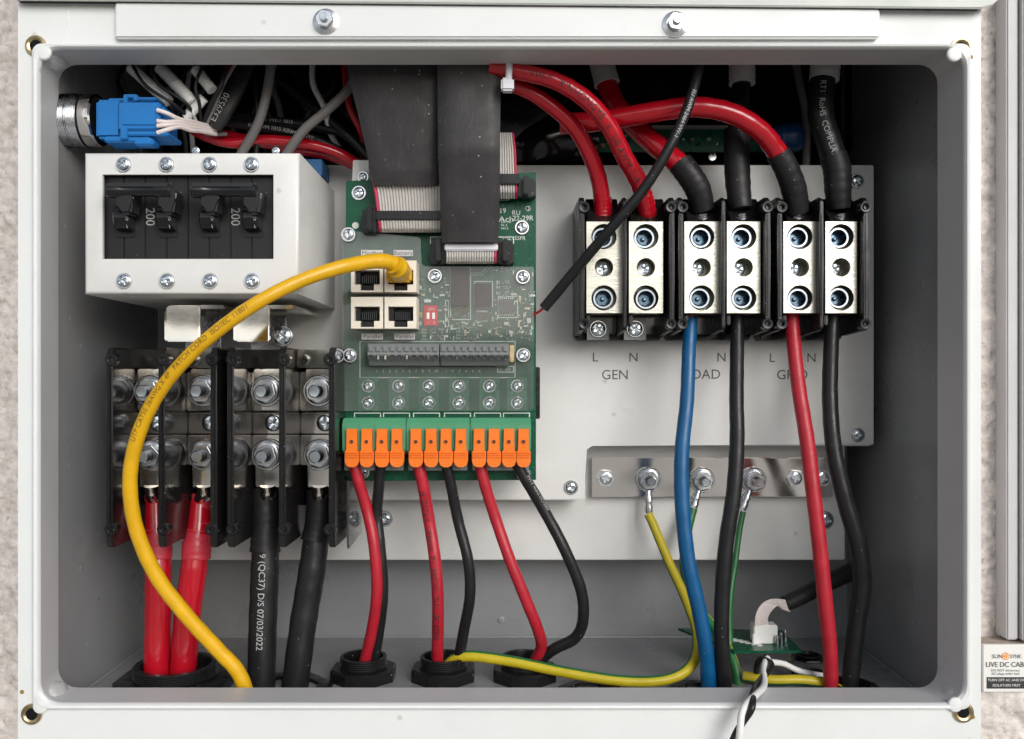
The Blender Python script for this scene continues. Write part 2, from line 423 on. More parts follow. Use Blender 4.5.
def cable(name, label, cat, pts, w, m, group=None, parent=None, part=None, per=8, n=16, stripe=None, taper=None, texts=(), caps=True, wob=.03):
    """pts (px,py,depth); w = width in picture pixels (number or list per point)"""
    P = [W(*p) for p in pts]; path = spline(P, per)
    ws = w if isinstance(w, (list, tuple)) else [w]*len(pts)
    rad = []
    for i in range(len(path)):
        t = i/per; a = int(min(t, len(ws)-1)); b = min(a+1, len(ws)-1); ww = ws[a]+(ws[b]-ws[a])*(t-a)
        rad.append(ww/2*k(path[i].y)*(1+wob*math.sin(i*1.7)*.5+wob*random.uniform(-.5, .5)*.4))
    mm = M(); mm.tube(path, rad, n, caps=caps)
    mats = [m]
    if stripe:
        mats = [m, stripe[0]]; mm.bm.faces.ensure_lookup_table()
        a0, a1 = stripe[1], stripe[2]; nf = (len(path)-1)*n
        for q in range(nf):
            i = q % n; mm.bm.faces[q].material_index = 1 if a0 <= (i+.5)/n*360 % 360 < a1 else 0
    if parent is None and (texts or part):
        root = thing(name, label, cat, P[-1] if P[-1].z < P[0].z else P[0], group); o = mm.build(part or 'sheath', None, root, mats=mats, sharp=60)
    elif parent is not None:
        root = parent; o = mm.build(part or name, None, parent, mats=mats, sharp=60)
    else:
        o = root = mm.build(name, None, loc=P[0], mats=mats, sharp=60); tag(root, label, cat, group)
    for (s_, h, s0, ang, flip, tm) in texts:
        t = M(); wrap_text(t, path, rad, s_, h, s0, ang, flip); t.build('printed_text', tm, root, recalc=False)
    return root

# ================================================================== SETTING
g = M(); g.box(-90000, 90000, -90000, 1200, -2900, -2880); o = g.build('ground', 'ground'); o['kind'] = 'structure'
from mathutils import noise as _n0
a = M(); rows = []
for j in range(26):
    z = -2880+j*255; rows.append([(x, -66000+1800*_n0.noise(Vector((x*.0006, z*.0007, 1)))*2+500*_n0.noise(Vector((x*.003, z*.003, 5)))+(j/25)**3*1500, z*(1.0) + (700*_n0.noise(Vector((x*.0006, 3, 2)))+300*_n0.noise(Vector((x*.002, 9, 2))) if j > 21 else 0)) for x in range(-80000, 80001, 1000)])
a.grid(rows); hd_ = a.build('added_hedge', 'hedge', loc=(0, -66000, -2880)); hd_['label'] = 'unseen dark green hedge added behind the camera for reflections'; hd_['category'] = 'hedge'  # never in view; added so the metal has a dark band to reflect
# rough rendered wall, gently uneven
random.seed(3)
def rough(x0, x1, z0, z1, d, step, amp):
    nx = int((x1-x0)/step); nz_ = int((z1-z0)/step)
    from mathutils import noise
    rows = []
    for j in range(nz_+1):
        z = z0+(z1-z0)*j/nz_
        rows.append([(x0+(x1-x0)*i/nx, d-abs(noise.noise(Vector((x0+(x1-x0)*i/nx, z, d))*.03))*amp*3-noise.noise(Vector((x0+(x1-x0)*i/nx, z, 3))*.16)*amp, z) for i in range(nx+1)])
    return rows
t = thing('rendered_wall', 'rough pinkish rendered house wall behind the enclosure', 'wall', (0, 340, -2880))
a = M(); a.grid(rough(-800, -620, -620, 640, 338, 3, 2.2)); a.build('wall_face', 'stucco', t, recalc=False)
a = M(); a.grid(rough(600, 760, -352, 640, 338, 3, 2.2)); a.build('wall_face', 'stucco', t, recalc=False)
a = M(); a.box(-4000, 4000, 345, 640, -2880, 3000); a.build('wall_body', 'stucco', t)
a = M(); a.box(600, 1100, 294, 344, -2600, -352, 3); 
a.build('wall_ledge', 'stucco_dark', t)
a = M(); a.grid(rough(600, 900, -640, -353, 292, 3, 2.2)); a.build('ledge_face', 'stucco', t, recalc=False)
# smooth grey board right of the wall strip
x0 = W(1006, 0, 310).x
t = thing('grey_trunking', 'smooth grey upright board at the right edge, above the printed label', 'board', (x0+50, 310, -345))
M().box(x0, x0+16, 308, 338, -349, 700, 2).build('edge_strip', 'panel_grey', t)
M().box(x0+17.5, x0+400, 300, 338, -349, 700, 2).build('face_panel', 'panel_grey', t)
# warning label on the ledge
t = thing('warning_label', 'small white warning label with orange sun emblem on the wall at lower right', 'label', W(1024, 692, 286))
M().pbox(983, 645, 1029, 692, 284, 290, .8).build('label_plate', 'label_white', t)
M().pbox(987, 677.3, 1026, 688.6, 283.2, 284.2).build('black_band', 'ink', t)
m_ = M(); q = 283.2
m_.ptext('SUN', 4.0, 997.2, 656.3, q, stretch=1.0); m_.ptext('SYNK', 4.0, 1015.8, 656.3, q, stretch=.82); m_.build('brand_lettering', 'ink_grey', t, recalc=False)
m_ = M(); c_ = W(1005.6, 656.2, q)
m_.lathe(c_, (0,-1,0), [(2.4,0),(2.4,.1),(0,.1)], 20)
for i in range(9):
    a_ = i*math.pi/4.5
    m_.prism([(c_.x+math.cos(a_-.16)*3, c_.z+math.sin(a_-.16)*3), (c_.x+math.cos(a_+.5)*4.8, c_.z+math.sin(a_+.5)*4.8), (c_.x+math.cos(a_+.1)*5.4, c_.z+math.sin(a_+.1)*5.4)], q-.1, q)
m_.build('sun_emblem', 'label_orange', t)
m_ = M(); m_.ptext('LIVE DC CABLE', 5.0, 1008, 664.4, q, stretch=.92); m_.ptext('DO NOT disconnect', 2.3, 1005.5, 670.3, q); m_.ptext('DC plugs under load', 2.3, 1005.5, 673.6, q)
m_.build('warning_lettering', 'ink', t, recalc=False)
m_ = M(); m_.ptext('TURN OFF AC AND DC', 2.5, 1006.5, 680, 282.9); m_.ptext('ISOLATORS FIRST', 2.5, 1006.5, 685.3, 282.9); m_.build('band_lettering', 'label_white', t, recalc=False)

# ================================================================== ENCLOSURE
XL, XR, ZB, ZT = -468.0, 456.0, -323.0, 331.0
WLx, WRx, WF, WTop = -474.0, 459.0, -348.0, 430.0
BACK = 318
enc = thing('wiring_enclosure', 'open white steel wiring enclosure with its cover removed', 'enclosure', (0, 160, -370))
def octo(x0, x1, z0, z1, c): return [(x0+c, z0), (x1-c, z0), (x1, z0+c), (x1, z1-c), (x1-c, z1), (x0+c, z1), (x0, z1-c), (x0, z0+c)]
OX0, OX1, OZ0, OZ1 = W(18,0,0).x, W(981,0,0).x, -372.0, 379.0
a = M(); a.ring(octo(OX0, OX1, OZ0, OZ1, 1.5), octo(XL-7, XR+6, ZB-6, ZT+5, 9), 0, 3); a.build('front_flange', 'paint_white', enc)
# raised bead round the opening, then the fold running back into the box
def rect_loop(x0, x1, z0, z1, c, d, seg=5):
    pts = []
    for (cx, cz, a0) in ((x1-c, z0+c, -90), (x1-c, z1-c, 0), (x0+c, z1-c, 90), (x0+c, z0+c, 180)):
        for i in range(seg+1):
            aa = R(a0+90*i/seg); pts.append((cx+c*math.cos(aa), d, cz+c*math.sin(aa)))
    return pts
a = M()
rows = [rect_loop(XL-7, XR+6, ZB-6, ZT+5, 9, .5), rect_loop(XL-6.4, XR+5.4, ZB-5.4, ZT+4.4, 9, -3), rect_loop(XL-4, XR+3.4, ZB-3.4, ZT+3, 12, -4.5),
        rect_loop(XL-1.5, XR+1.5, ZB-1.5, ZT+1.5, 20, -3.8), rect_loop(XL, XR, ZB, ZT, 21, -1), rect_loop(XL, XR, ZB, ZT, 21, 2)]
a.grid(rows, True); a.build('rim_bead', 'paint_white', enc)
a = M()
def lipoct(x0, x1, z0, z1, c, d): return [(p[0], d, p[1]) for p in octo(x0, x1, z0, z1, c)]
V = a.grid([rect_loop(XL, XR, ZB, ZT, 21, 2.1, 5), rect_loop(XL-1, XR-1, ZB, ZT, 20, 16, 5), rect_loop(XL-4, XR-5, ZB, ZT, 20, 45, 5)], True)
a.grid([rect_loop(XL-4, XR-5, ZB, ZT, 20, 45, 5), rect_loop(XL-6, XR+9, ZB-26, ZT+12, 20, 46.5, 5)], True)
a.build('folded_lip', 'paint_lip_shaded', enc, sharp=20)
# corner welds: lumpy filler in the inner corners
from mathutils import noise as _nz
for (cx, cz, sx, sz, big) in ((XL, ZT, 1, -1, 1.0), (XR, ZT, -1, -1, .5), (XL, ZB, 1, 1, .9), (XR, ZB, -1, 1, .8)):
    a = M(); c0 = Vector((cx+sx*5.0, 24, cz+sz*5.0)); rows = []
    e1_ = Vector((sx, 0, -sz)).normalized(); e2_ = Vector((sx, 0, sz)).normalized()
    for j in range(13):
        th = math.pi*j/12; row = []
        for i in range(20):
            ph = 2*math.pi*i/20; q = Vector((math.sin(th)*math.cos(ph), math.cos(th), math.sin(th)*math.sin(ph)))
            f_ = 1+.22*_nz.noise(q*2.2+Vector((cx, 0, cz)))
            row.append(c0+(e1_*q.x*10*big+Vector((0, 1, 0))*q.y*17+e2_*q.z*4.6*big)*f_)
        rows.append(row)
    a.grid(rows, True); a.build('corner_weld', 'paint_lip_shaded', enc, sharp=80)
# lobes of the rim at the corners and the threaded inserts they half cover
for (px, py, lx, ly, rot) in ((36, 46, 43.5, 52.5, 0), (961, 48, 954.5, 54, 1), (32, 714, 40, 706.5, 2), (963, 712, 955.5, 705, 3)):
    ins = place(meshof(M().lathe((0,0,0), (0,-1,0), [(5.2,-6),(5.2,.6),(8.0,2.0),(10.2,1.6),(10.6,0)], 32, False), 'threaded_insert', 'brass'), 'threaded_insert', W(px, py, -.4), enc)
    a = M(); c_ = W(px, py, -.6); a.lathe(c_, (0,-1,0), [(6.8,-.2),(6.8,.8),(0,.8)], 6); a.build('insert_hole', 'cavity_black', ins)
    a = M(); c_ = W(lx, ly, -3); a.lathe(c_, (0,-1,0), [(7.4,-2.2),(7.4,-.2),(6.4,.9),(4.5,1.3),(0,1.4)], 28); a.build('rim_lobe', 'paint_white', enc)
    if rot in (1, 2, 3):
        s_ = M(); c_ = W(px+(10 if rot != 2 else -10), py+(9 if rot == 1 else (5 if rot == 3 else -22)), -.3)
        s_.lathe(c_, (0,-1,0), [(2.2,0),(1.6,.25),(0,.3)], 9); s_.build('rust_spot', 'rust', enc)
# side walls, floor, back, outer skin
M().box(WLx-3, WLx, 45, 344, WF-2, WTop+2).build('side_wall', 'paint_inside_shaded', enc)
M().box(WRx, WRx+3, 47, 344, WF-2, WTop+2).build('side_wall', 'paint_inside_shaded', enc)
M().box(WLx, WRx, 46, BACK, WF-3, WF).build('floor_panel', 'paint_inside_shaded', enc)
M().box(WLx, WRx, BACK, BACK+3, WF-3, 262).build('back_panel', 'paint_inside_shaded', enc)
a = M(); a.tube([Vector((WLx+2, 60, WF+1)), Vector((WLx+2, 200, WF+1)), Vector((WLx+2, BACK, WF+1))], [2.0]*3, 8); a.build('weld_seam', 'paint_inside_shaded', enc)
a = M(); a.tube([Vector((WRx-2, 60, WF+1)), Vector((WRx-2, 200, WF+1)), Vector((WRx-2, BACK, WF+1))], [2.0]*3, 8); a.build('weld_seam', 'paint_inside_shaded', enc)
a = M(); a.tube([Vector((WLx, BACK-1.5, WF+.5)), Vector((0, BACK-1.5, WF+.5)), Vector((WRx, BACK-1.5, WF+.5))], [1.5]*3, 8); a.build('weld_seam', 'paint_inside_shaded', enc)
a = M()
a.box(OX0, OX0+3, 3, 334, OZ0, OZ1); a.box(OX1-3, OX1, 3, 334, OZ0, OZ1); a.box(OX0+3, OX1-3, 3, 334, OZ0, OZ0+3); a.build('outer_skin', 'paint_white', enc)
# dark space that opens upward into the inverter above
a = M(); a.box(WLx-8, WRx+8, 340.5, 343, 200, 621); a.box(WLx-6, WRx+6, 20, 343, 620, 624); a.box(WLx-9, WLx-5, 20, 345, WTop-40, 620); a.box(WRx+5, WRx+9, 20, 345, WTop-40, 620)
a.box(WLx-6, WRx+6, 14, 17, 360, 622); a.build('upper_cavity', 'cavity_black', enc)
# raised strip with two flanged nuts
strip = M(); strip.prism([(W(115,0,-7).x, W(0,38,-7).z), (W(880,0,-7).x, W(0,38,-7).z), (W(880,0,-7).x, W(0,8.6,-7).z), (W(115,0,-7).x, W(0,2,-7).z)], -7.4, -.5, 1.6); strip.build('raised_strip', 'paint_white', enc)
for px, py in ((325, 20), (676, 22.5)):
    b_ = place(NUT, 'flange_nut', W(px, py, -12), enc, (0, .4, 0), 8.6)
    a = place(meshof(M().lathe((0,0,0), (0,-1,0), [(.6,-.55),(1.52,-.5),(1.5,-.42),(1.0,-.25)], 32, False), 'nut_flange', 'steel'), 'nut_flange', (0,0,0), b_); a.location = (0,0,0)
    a = place(STUD, 'stud', (0,0,0), b_); a.location = (0, .5*S, 0); a.scale = (1.1, .98, 1.1)
# seams in the flange
a = M(); a.tube(spline([W(68, 10, -.1), W(68, 22, -.1), W(65, 33, -.1), W(61, 42, -.1)], 6), [.5]*19, 6); a.build('flange_seam', 'paint_white', enc)
def slope(dy, x0, x1, d): return [(W(x0,0,d).x, W(0,dy+8*x0/981,d).z), (W(x1,0,d).x, W(0,dy+8*x1/981,d).z)]
a = M(); q_ = slope(1.6, 19, 979, -4); a.prism(q_+[(q_[1][0], 382), (q_[0][0], 382)], -7.6, -.4, .3); a.build('gap_shadow_strip', 'plastic_black', enc)  # black strip put in as the shadow line under the housing
# housing of the inverter above
hz = thing('inverter_housing', 'pale grey lower edge of the inverter housing above the enclosure', 'housing', (0, 0, 374))
q_ = slope(0, -60, 981, -12)
q_[0] = (W(17,0,-12).x, q_[0][1]); a = M(); a.prism([(q_[0][0], 900)]+q_+[(W(992,0,-12).x, W(0,5,-12).z), (W(1004,0,-12).x, W(0,-5,-12).z), (W(1004,0,-12).x, 900)], -12, -8, .8)
a.build('housing_front', 'lid', hz)
a = M(); a.box(-492, 470, -7.5, 12, 384, 900, 2); a.build('housing_body', 'lid', hz)
M().box(-492, -486, 13, 330, 384, 900, 2).build('housing_side', 'lid', hz)
M().box(468, 478, 13, 330, 384, 900, 2).build('housing_side', 'lid', hz)

# ================================================================== MOUNTING PLATES
UP, LP = 200, 250
pl = thing('mounting_plate', 'cream steel mounting plate printed GEN LOAD GRID behind the terminal blocks', 'plate', W(540, 500, UP))
a = M(); a.pprism([(205,165), (874,165), (874,445), (592,445), (586,449), (585,500), (205,500)], UP, UP+4, 1.2); a.build('plate_sheet', 'paint_plate', pl)
a = M(); p0, p1 = W(590,447,UP), W(871,447,UP); a.box(p0.x, p1.x, UP+4.2, LP-2, p0.z+1, p0.z+4)
p2, p3 = W(583,450,UP), W(583,499,UP); a.box(p2.x-4, p2.x-1, UP+4.2, LP-2, p3.z, p2.z); a.build('plate_return', 'paint_plate', pl)
a = M()
p2, p3 = W(872,167,UP), W(872,443,UP); a.box(p2.x-4, p2.x-1, UP+4.2, LP+40, p3.z, p2.z); a.build('plate_return', 'paint_plate', pl)
for t_, h, px, py in (('L',9,595,357), ('N',9,633,357), ('GEN',9.5,614.5,374.5), ('L',9,688,357), ('N',9,721,357), ('LOAD',9.5,702,374), ('L',9,772,357.5), ('N',9,811,357.5), ('GRID',9.5,792,374.5)):
    m_ = M(); m_.ptext(t_, h, px, py, UP-.35); m_.build('printed_text', 'ink_grey', pl, recalc=False)
for px, py, r_ in ((857,181,6), (858,435,5.5), (571,487.5,5.5)): screw(pl, px, py, UP-.5, r_)
lp = thing('lower_plate', 'cream lower back plate beneath the earth busbar', 'plate', W(500, 560, LP))
a = M(); a.pprism([(170,440), (845,440), (845,560), (170,560)], LP, LP+4, 1.2); a.build('plate_sheet', 'paint_plate', lp)
p0, p1 = W(170,560,LP), W(845,560,LP)
M().box(p0.x, p1.x, LP+4.2, BACK, p0.z+1, p0.z+4).build('plate_return', 'paint_plate', lp)
screw(lp, 825, 520, LP-.5, 7.5, 1.2, mat_='d')
screw(lp, 385, 519, LP-.5, 6)
# dents on the back wall
a = M(); a.lathe(W(501, 620, BACK-.2), (0,-1,0), [(5,-.1),(4,.6),(0,.7)], 20); a.build('back_rivet', 'paint_inside_shaded', enc)

# ================================================================== EARTH BUSBAR
eb = thing('earth_busbar', 'nickel plated earth busbar bolted to the lower plate', 'busbar', W(712, 497, 236))
M().pbox(592, 457.5, 833, 497, 234, 240, .8).build('bar', 'nickel', eb)
a = M(); a.pbox(598, 466, 612, 490, 240.5, LP); a.pbox(790, 466, 806, 490, 240.5, LP); a.build('bar_standoff', 'steel', eb)
for px, py in ((605.5, 478), (795, 478), (822, 478)): 
    o_ = place(NUT, 'hex_screw', W(px, py, 233)+Vector((0,0,0)), eb, (0, .3, 0), 9.5*1.26)
    o_.scale = (11.0, 7, 11.0)
    a = place(SCREW, 'cross_recess', (0,0,0), o_); a.location = (0, -.5*S, 0); a.scale = (.72, .5, .72)
for px, py in ((648.5, 479.5), (702, 480), (753.5, 480)): bolt(eb, px, py, 232, 9.6, tall=1.25)

def earth_lug(root, px, py, ang, ln):
    """ring lug: ring round the bolt, neck and crimp barrel, pointing down at angle"""
    c_ = W(px, py, 231); a_ = R(ang); dx, dz = math.sin(a_), -math.cos(a_)
    m_ = M(); m_.lathe(c_, (0,-1,0), [(5, 0), (13.5, 0), (13.5, 1.6), (5, 1.6)], 28, False)
    m_.build('lug_ring', 'steel', root)
    P = [c_+Vector((dx*t, dy, dz*t)) for t, dy in ((12, 1), (18, -1), (24, -2), (ln, -2), (ln+8, -2))]
    m_ = M(); m_.tube([P[0], P[1], P[2], P[2].lerp(P[3], .5), P[3], P[4]], [4.2, 3.4, 5.2, 4.4, 5.6, 5.2], 12); m_.build('crimp_barrel', 'steel', root)
    return P[3]
gy = 'earth cables with ring lugs on the busbar'
e1 = thing('earth_cable', 'yellow green earth cable from the leftmost busbar bolt, curving to the middle gland', 'cable', W(447, 664, 150), gy)
earth_lug(e1, 648.5, 479.5, 0, 34)
cable('sheath', None, None, [(648,514,226), (653,524,222), (668,560,205), (686,600,180), (697,635,150), (692,664,125), (668,679,112), (625,681,112), (570,673,118), (510,661,130), (468,656,138), (450,662,148), (444,674,152)],
      [8.5,9,9.2,9.5,10,10.5,10.5,11,11,11,11,11,11], 'earth_yellow', parent=e1, stripe=('earth_green', 55, 200), n=20)
e2 = thing('earth_cable', 'green and yellow earth cable on the middle busbar bolt, half hidden behind the blue cable', 'cable', W(722, 690, 150), gy)
earth_lug(e2, 702, 480, -18, 30)
cable('sheath', None, None, [(693,509,226), (688,530,220), (684,565,205), (693,600,190), (712,625,170), (728,648,150), (736,670,135), (738,690,130)], 9, 'earth_green', parent=e2, stripe=('earth_yellow', 200, 300), n=20)
e3 = thing('earth_cable', 'green earth cable on the rightmost busbar bolt, running down behind the black load cable', 'cable', W(736, 690, 160), gy)
earth_lug(e3, 753.5, 480, -22, 32)
cable('sheath', None, None, [(743,512,226), (739.5,530,220), (735.5,560,210), (730,598,195), (729,640,170), (736,690,150)], [6,6,6,7,8,9], 'earth_green', parent=e3, stripe=('earth_yellow', 220, 280), n=20)
cable('earth_cable', 'short yellow green earth cable lying on the floor beneath the red grid cable', 'cable', [(743,676,128), (770,680,120), (800,680,118), (822,683,118), (846,692,118)], 10, 'earth_yellow', group=gy, stripe=('earth_green', 30, 170))

# ================================================================== AC TERMINAL BLOCKS
def socket_screw():
    m = M(); m.lathe((0,0,0), (0,-1,0), [(.84,-1.2),(.84,-.12),(.78,0),(.62,0),(.56,-.06),(.55,-.9)], 32, False)
    V = []
    # hexagonal socket wall and floor
    hx = [(.5*math.cos(R(60*i)), .5*math.sin(R(60*i))) for i in range(6)]
    m.prism(hx, .55, .9)
    return m
SOCK = meshof(M().lathe((0,0,0), (0,-1,0), [(.86,-1.6),(.86,-.16),(.80,-.02),(.66,-.02),(.60,-.10),(.58,-.4)], 36, False), 'set_screw', 'zinc_dull')
def hexsock():
    m = M(); n = 6; V = m.bm.verts.new
    o = [V((.64*math.cos(R(60*i)), .3, .60*math.sin(R(60*i)))) for i in range(n)]; b = [V((.50*math.cos(R(60*i)), 1.1, .50*math.sin(R(60*i)))) for i in range(n)]
    for i in range(n): m.bm.faces.new((o[i], o[(i+1)%n], b[(i+1)%n], b[i]))
    m.bm.faces.new(b)
    m.lathe((0, 1.08, 0), (0,-1,0), [(.2,0),(.14,.2),(0,.24)], 12)
    return m
HEXS = meshof(hexsock(), 'hex_socket', 'blued', sharp=20)
CONN = {}
def metal_block(root, px0, px1, fd=110, off=(0,0,0)):
    a, b = W(px0, 313, fd), W(px1, 221.5, fd); x0, x1, z0, z1 = a.x, b.x, a.z, b.z; cx = (x0+x1)/2; H = z1-z0
    m = M(); dep = 52
    cz = [z1-H*.165, z1-H*.5, z0+H*.165]; rr = [14.2, 10.4, 14.2]
    cuts = [z1, z1-H*.345, z0+H*.345, z0]
    for i in range(3): m.hole_cell(x0, x1, cuts[i+1], cuts[i], cx, cz[i], rr[i], fd, 24 if i != 1 else 26)
    V = m.bm.verts.new; f = [V((x, y, z)) for x in (x0, x1) for y in (fd, fd+dep) for z in (z0, z1)]
    for q in ((0,1,3,2), (4,6,7,5), (0,2,6,4), (1,5,7,3), (2,3,7,6)): m.bm.faces.new([f[i] for i in q])
    mb = m.build('metal_block', 'brushed', root, recalc=False, sharp=30)
    for i in (0, 2):
        s_ = place(SOCK, 'set_screw', (cx+random.uniform(-1.2,1.2), fd+7, cz[i]+random.uniform(-.6,.6)), mb, (0, random.random(), 0), 14.0)
        h_ = place(HEXS, 'hex_socket', (0,0,0), mb); h_.location = s_.location; h_.scale = (13.6,)*3; h_.rotation_euler = (0, random.random(), 0)
    place(SCREW, 'centre_screw', (cx-off[0], fd+16, cz[1]), mb, (0, random.random()*2, 0), 8.6)
    return mb
def barrier(root, px, w_, fd=97, eye=None):
    c_ = W(px, 0, fd).x; h = w_*k(fd)/2; z1, z0 = W(0, 196, fd).z, W(0, 331, fd).z
    m = M()
    m.prism([(fd, z0+5), (fd+3, z0+1), (fd+60, z0-2), (UP-1, z0-2), (UP-1, z1+2), (fd+40, z1), (fd+8, z1), (fd, z1-6)], c_-h, c_+h, .9, axis='x')
    o = m.build('barrier_wall', 'plastic_black', root)
    # front bead
    m = M(); m.box(c_-h*.35, c_+h*.35, fd-1.2, fd+.4, z0+16, z1-20, .5); m.build('barrier_ridge', 'plastic_black', o)
    if eye is not None:
        for zz in (W(0, 207.5, fd).z, W(0, 324, fd).z):
            m = M(); m.lathe((c_+eye, fd-1.5, zz), (0,-1,0), [(2.4,-9),(2.4,1.0),(3.4,1.6),(5.6,1.6),(6.2,1.0),(6.2,-12)], 24, False); m.build('screw_eyelet', 'plastic_black', o)
    return o
def ac_block(px, blocks, bars, label, low_screw):
    g_ = 'two pole output terminal blocks'
    root = thing('terminal_block', label, 'terminal block', W((bars[0][0]+bars[2][0])/2, 341, UP), g_)
    x0 = W(bars[0][0]-3, 0, 97).x; x1 = W(bars[2][0]+3, 0, 97).x
    z1, z0 = W(0,196,130).z+4, W(0,341,UP).z
    m = M(); m.box(x0+2, x1-2, 172, UP-.5, z0, z1-10, 2)
    m.build('base', 'plastic_black', root)
    # stepped foot with slots below the metal blocks
    m = M()
    xx = [W(b[0], 0, 120).x for b in bars]
    for a_, b_ in zip(xx, xx[1:]):
        m.box(a_+6, b_-6, 150, 171.8, W(0,334,150).z, W(0,316,150).z, 1.5)
        m.box(a_+6, a_+10, 128, 149.8, W(0,326,150).z, W(0,316,150).z, 1)
    m.build('foot_shelf', 'plastic_gloss', root)
    m = M()
    for a_, b_ in zip(xx, xx[1:]):
        m.box(a_+6, b_-6, 148, 171.8, W(0,218,148).z, z1-9, 1.5)
        m.prism([(110, W(0,222,110).z+1), (128, W(0,222,110).z+1), (150, z1-8), (146, z1-4)], a_+6, b_-6, .6, axis='x')
    m.build('top_shelf', 'plastic_gloss', root)
    for (bp, bw, ey) in bars: barrier(root, bp, bw, eye=ey)
    for i, (a_, b_) in enumerate(blocks): metal_block(root, a_, b_, off=((0,0,0) if px < 700 else (3,0,0)))
    if low_screw:
        for sx in ((blocks[0][0]+blocks[0][1])/2-6, (blocks[1][0]+blocks[1][1])/2-11):
            s_ = screw(root, sx, 329, 148, 7.5, 1.15)
            m = M(); m.pbox(sx-11, 318, sx+11, 340, 148.2, 150); m.build('clamp_plate', 'term_grey', root)
    return root
ac_block(625, [(586.5,621.5), (629,663)], [(582,5.5,2.2), (625,4.2,None), (672,5.5,-1.5)], 'black terminal block above the word GEN, two red cables entering its top', True)
ac_block(725, [(684.5,719), (727,760.5)], [(681,5.2,1.5), (723.6,4.2,None), (768,5.5,-1.2)], 'black terminal block above the word LOAD, blue cable leaving its bottom', False)
ac_block(820, [(783.5,816.5), (825.5,857)], [(780,5.0,1.5), (821.8,4.2,None), (866,5.5,-1.2)], 'black terminal block above the word GRID, thin red cable leaving its bottom', False)

# lower AC cables
ga = 'mains cables below the output terminal blocks'
def core(root, px, py, d, w_):
    m = M(); rr = w_*.32*k(d)
    for i in range(7):
        a_ = i*math.pi/3; q = Vector((0,0,0)) if i == 6 else Vector((math.cos(a_), math.sin(a_), 0))*rr*.62
        p = W(px, py, d)+q; m.lathe(p, (0,0,1), [(rr*.34, -9), (rr*.34, 6)], 8)
    m.build('copper_strands', 'copper', root)
c1 = cable('mains_cable', 'blue cable from the LOAD terminal block down to the floor', 'cable', [(691,319,136), (689,350,125), (687,400,112), (682,450,104), (682,500,100), (688,560,98), (699,610,100), (706,650,104), (709,694,108)], [13,14,14.5,15,15.5,15.5,15.5,15.5,15.5], 'cable_blue', group=ga, part='sheath')
core(c1, 691, 318, 136, 13)
cable('mains_cable', 'black cable from the right pole of the LOAD block, beside the blue cable', 'cable', [(737.5,314,136), (737,350,125), (736.5,400,112), (737,440,104), (734,490,98), (726,545,96), (722,600,98), (722,650,102), (725,694,108)], [12,14,14.5,15,15.5,15.5,15.5,15.5,15.5], 'cable_black', group=ga)
c3 = cable('mains_cable', 'red cable from the left pole of the GRID block down to the floor', 'cable', [(792,314,136), (794,345,128), (799,390,116), (807,440,106), (813,490,100), (820,550,98), (826,610,100), (830,650,104), (831,694,108)], [14,14,14.5,15,15,15,15,14.5,14.5], 'cable_red_dull', group=ga)
cable('mains_cable', 'thick black cable from the right pole of the GRID block bending to the right wall', 'cable', [(833,314,136), (831,350,128), (830,400,116), (834,450,106), (845,500,102), (858,545,104), (862,585,110), (856,630,116), (849,692,118)], [14,15,15.5,16,17,18,18,17,17], 'cable_black', group=ga)

# upper AC cables
gt = 'mains cables above the output terminal blocks'
r1 = thing('mains_cable', 'red cable entering the left pole of the GEN block from the cable tie', 'cable', W(604, 216, 128), gt)
cable('sheath', None, None, [(485,76,70), (510,84,72), (540,98,78), (572,125,90), (590,155,104), (600,185,118), (603,218,128)], [15,15,15.5,16,16.5,17,17.5], 'cable_red', parent=r1)
cable('heat_shrink', None, None, [(602.2,198,122.5), (603,208,126), (603,217,127)], [18.5,18.8,18], 'cable_red', parent=r1)
r2 = thing('mains_cable', 'red printed cable entering the right pole of the GEN block', 'cable', W(648, 216, 128), gt)
cable('sheath', None, None, [(490,66,50), (515,71,50), (553,80,52), (585,99,56), (608,125,66), (625,158,84), (640,185,104), (648,216,126)], [17,17,17.5,18,18,18,18,18], 'cable_red', parent=r2,
      texts=[('VW-1   XINHONGYE   c   US AWM 1  A  105°C  1000V', 7.0, 42, 12, False, 'ink')])
cable('heat_shrink', None, None, [(643.2,194,108), (646,204,116), (648,216,125)], [18.5,18.8,18], 'cable_red', parent=r2)
r3 = thing('mains_cable', 'thick red cable running under the others into left pole of LOAD block', 'cable', W(703, 220, 125), gt)
cable('sheath', None, None, [(601,66,150), (608,88,146), (621,112,140), (646,137,130), (672,158,120), (688,172,115)], [21,21,21,22,22,22], 'cable_red', parent=r3)
cable('grey_sleeve', None, None, [(601,60,150), (604,72,148), (607,84,146)], [25,25,26], 'sleeve_grey', parent=r3)
cable('heat_shrink', None, None, [(680,163,117), (690,176,115), (698,190,117), (703,210,124)], [25.5,26,26,23], 'shrink_black', parent=r3)
r4 = thing('mains_cable', 'thick red cable looping over the others into the left pole of the GRID block', 'cable', W(799, 220, 125), gt)
cable('sheath', None, None, [(560,124,110), (590,122,106), (625,117,96), (660,111,86), (695,107,80), (730,113,80), (758,129,86), (776,150,98), (784,166,104)], 20.5, 'cable_red', parent=r4)
cable('heat_shrink', None, None, [(778,153,99), (787,170,104), (794,190,112), (797,212,122)], [24,24.5,25,23.5], 'shrink_black', parent=r4)
r5 = thing('mains_cable', 'thick black glossy cable entering the right pole of the LOAD block', 'cable', W(741, 220, 125), gt)
cable('sheath', None, None, [(742,60,140), (741,90,138), (738,120,134), (738,150,130)], 19, 'gloss_black', parent=r5)
cable('grey_sleeve', None, None, [(742,56,140), (742,70,139), (742,84,138)], 26, 'sleeve_grey', parent=r5)
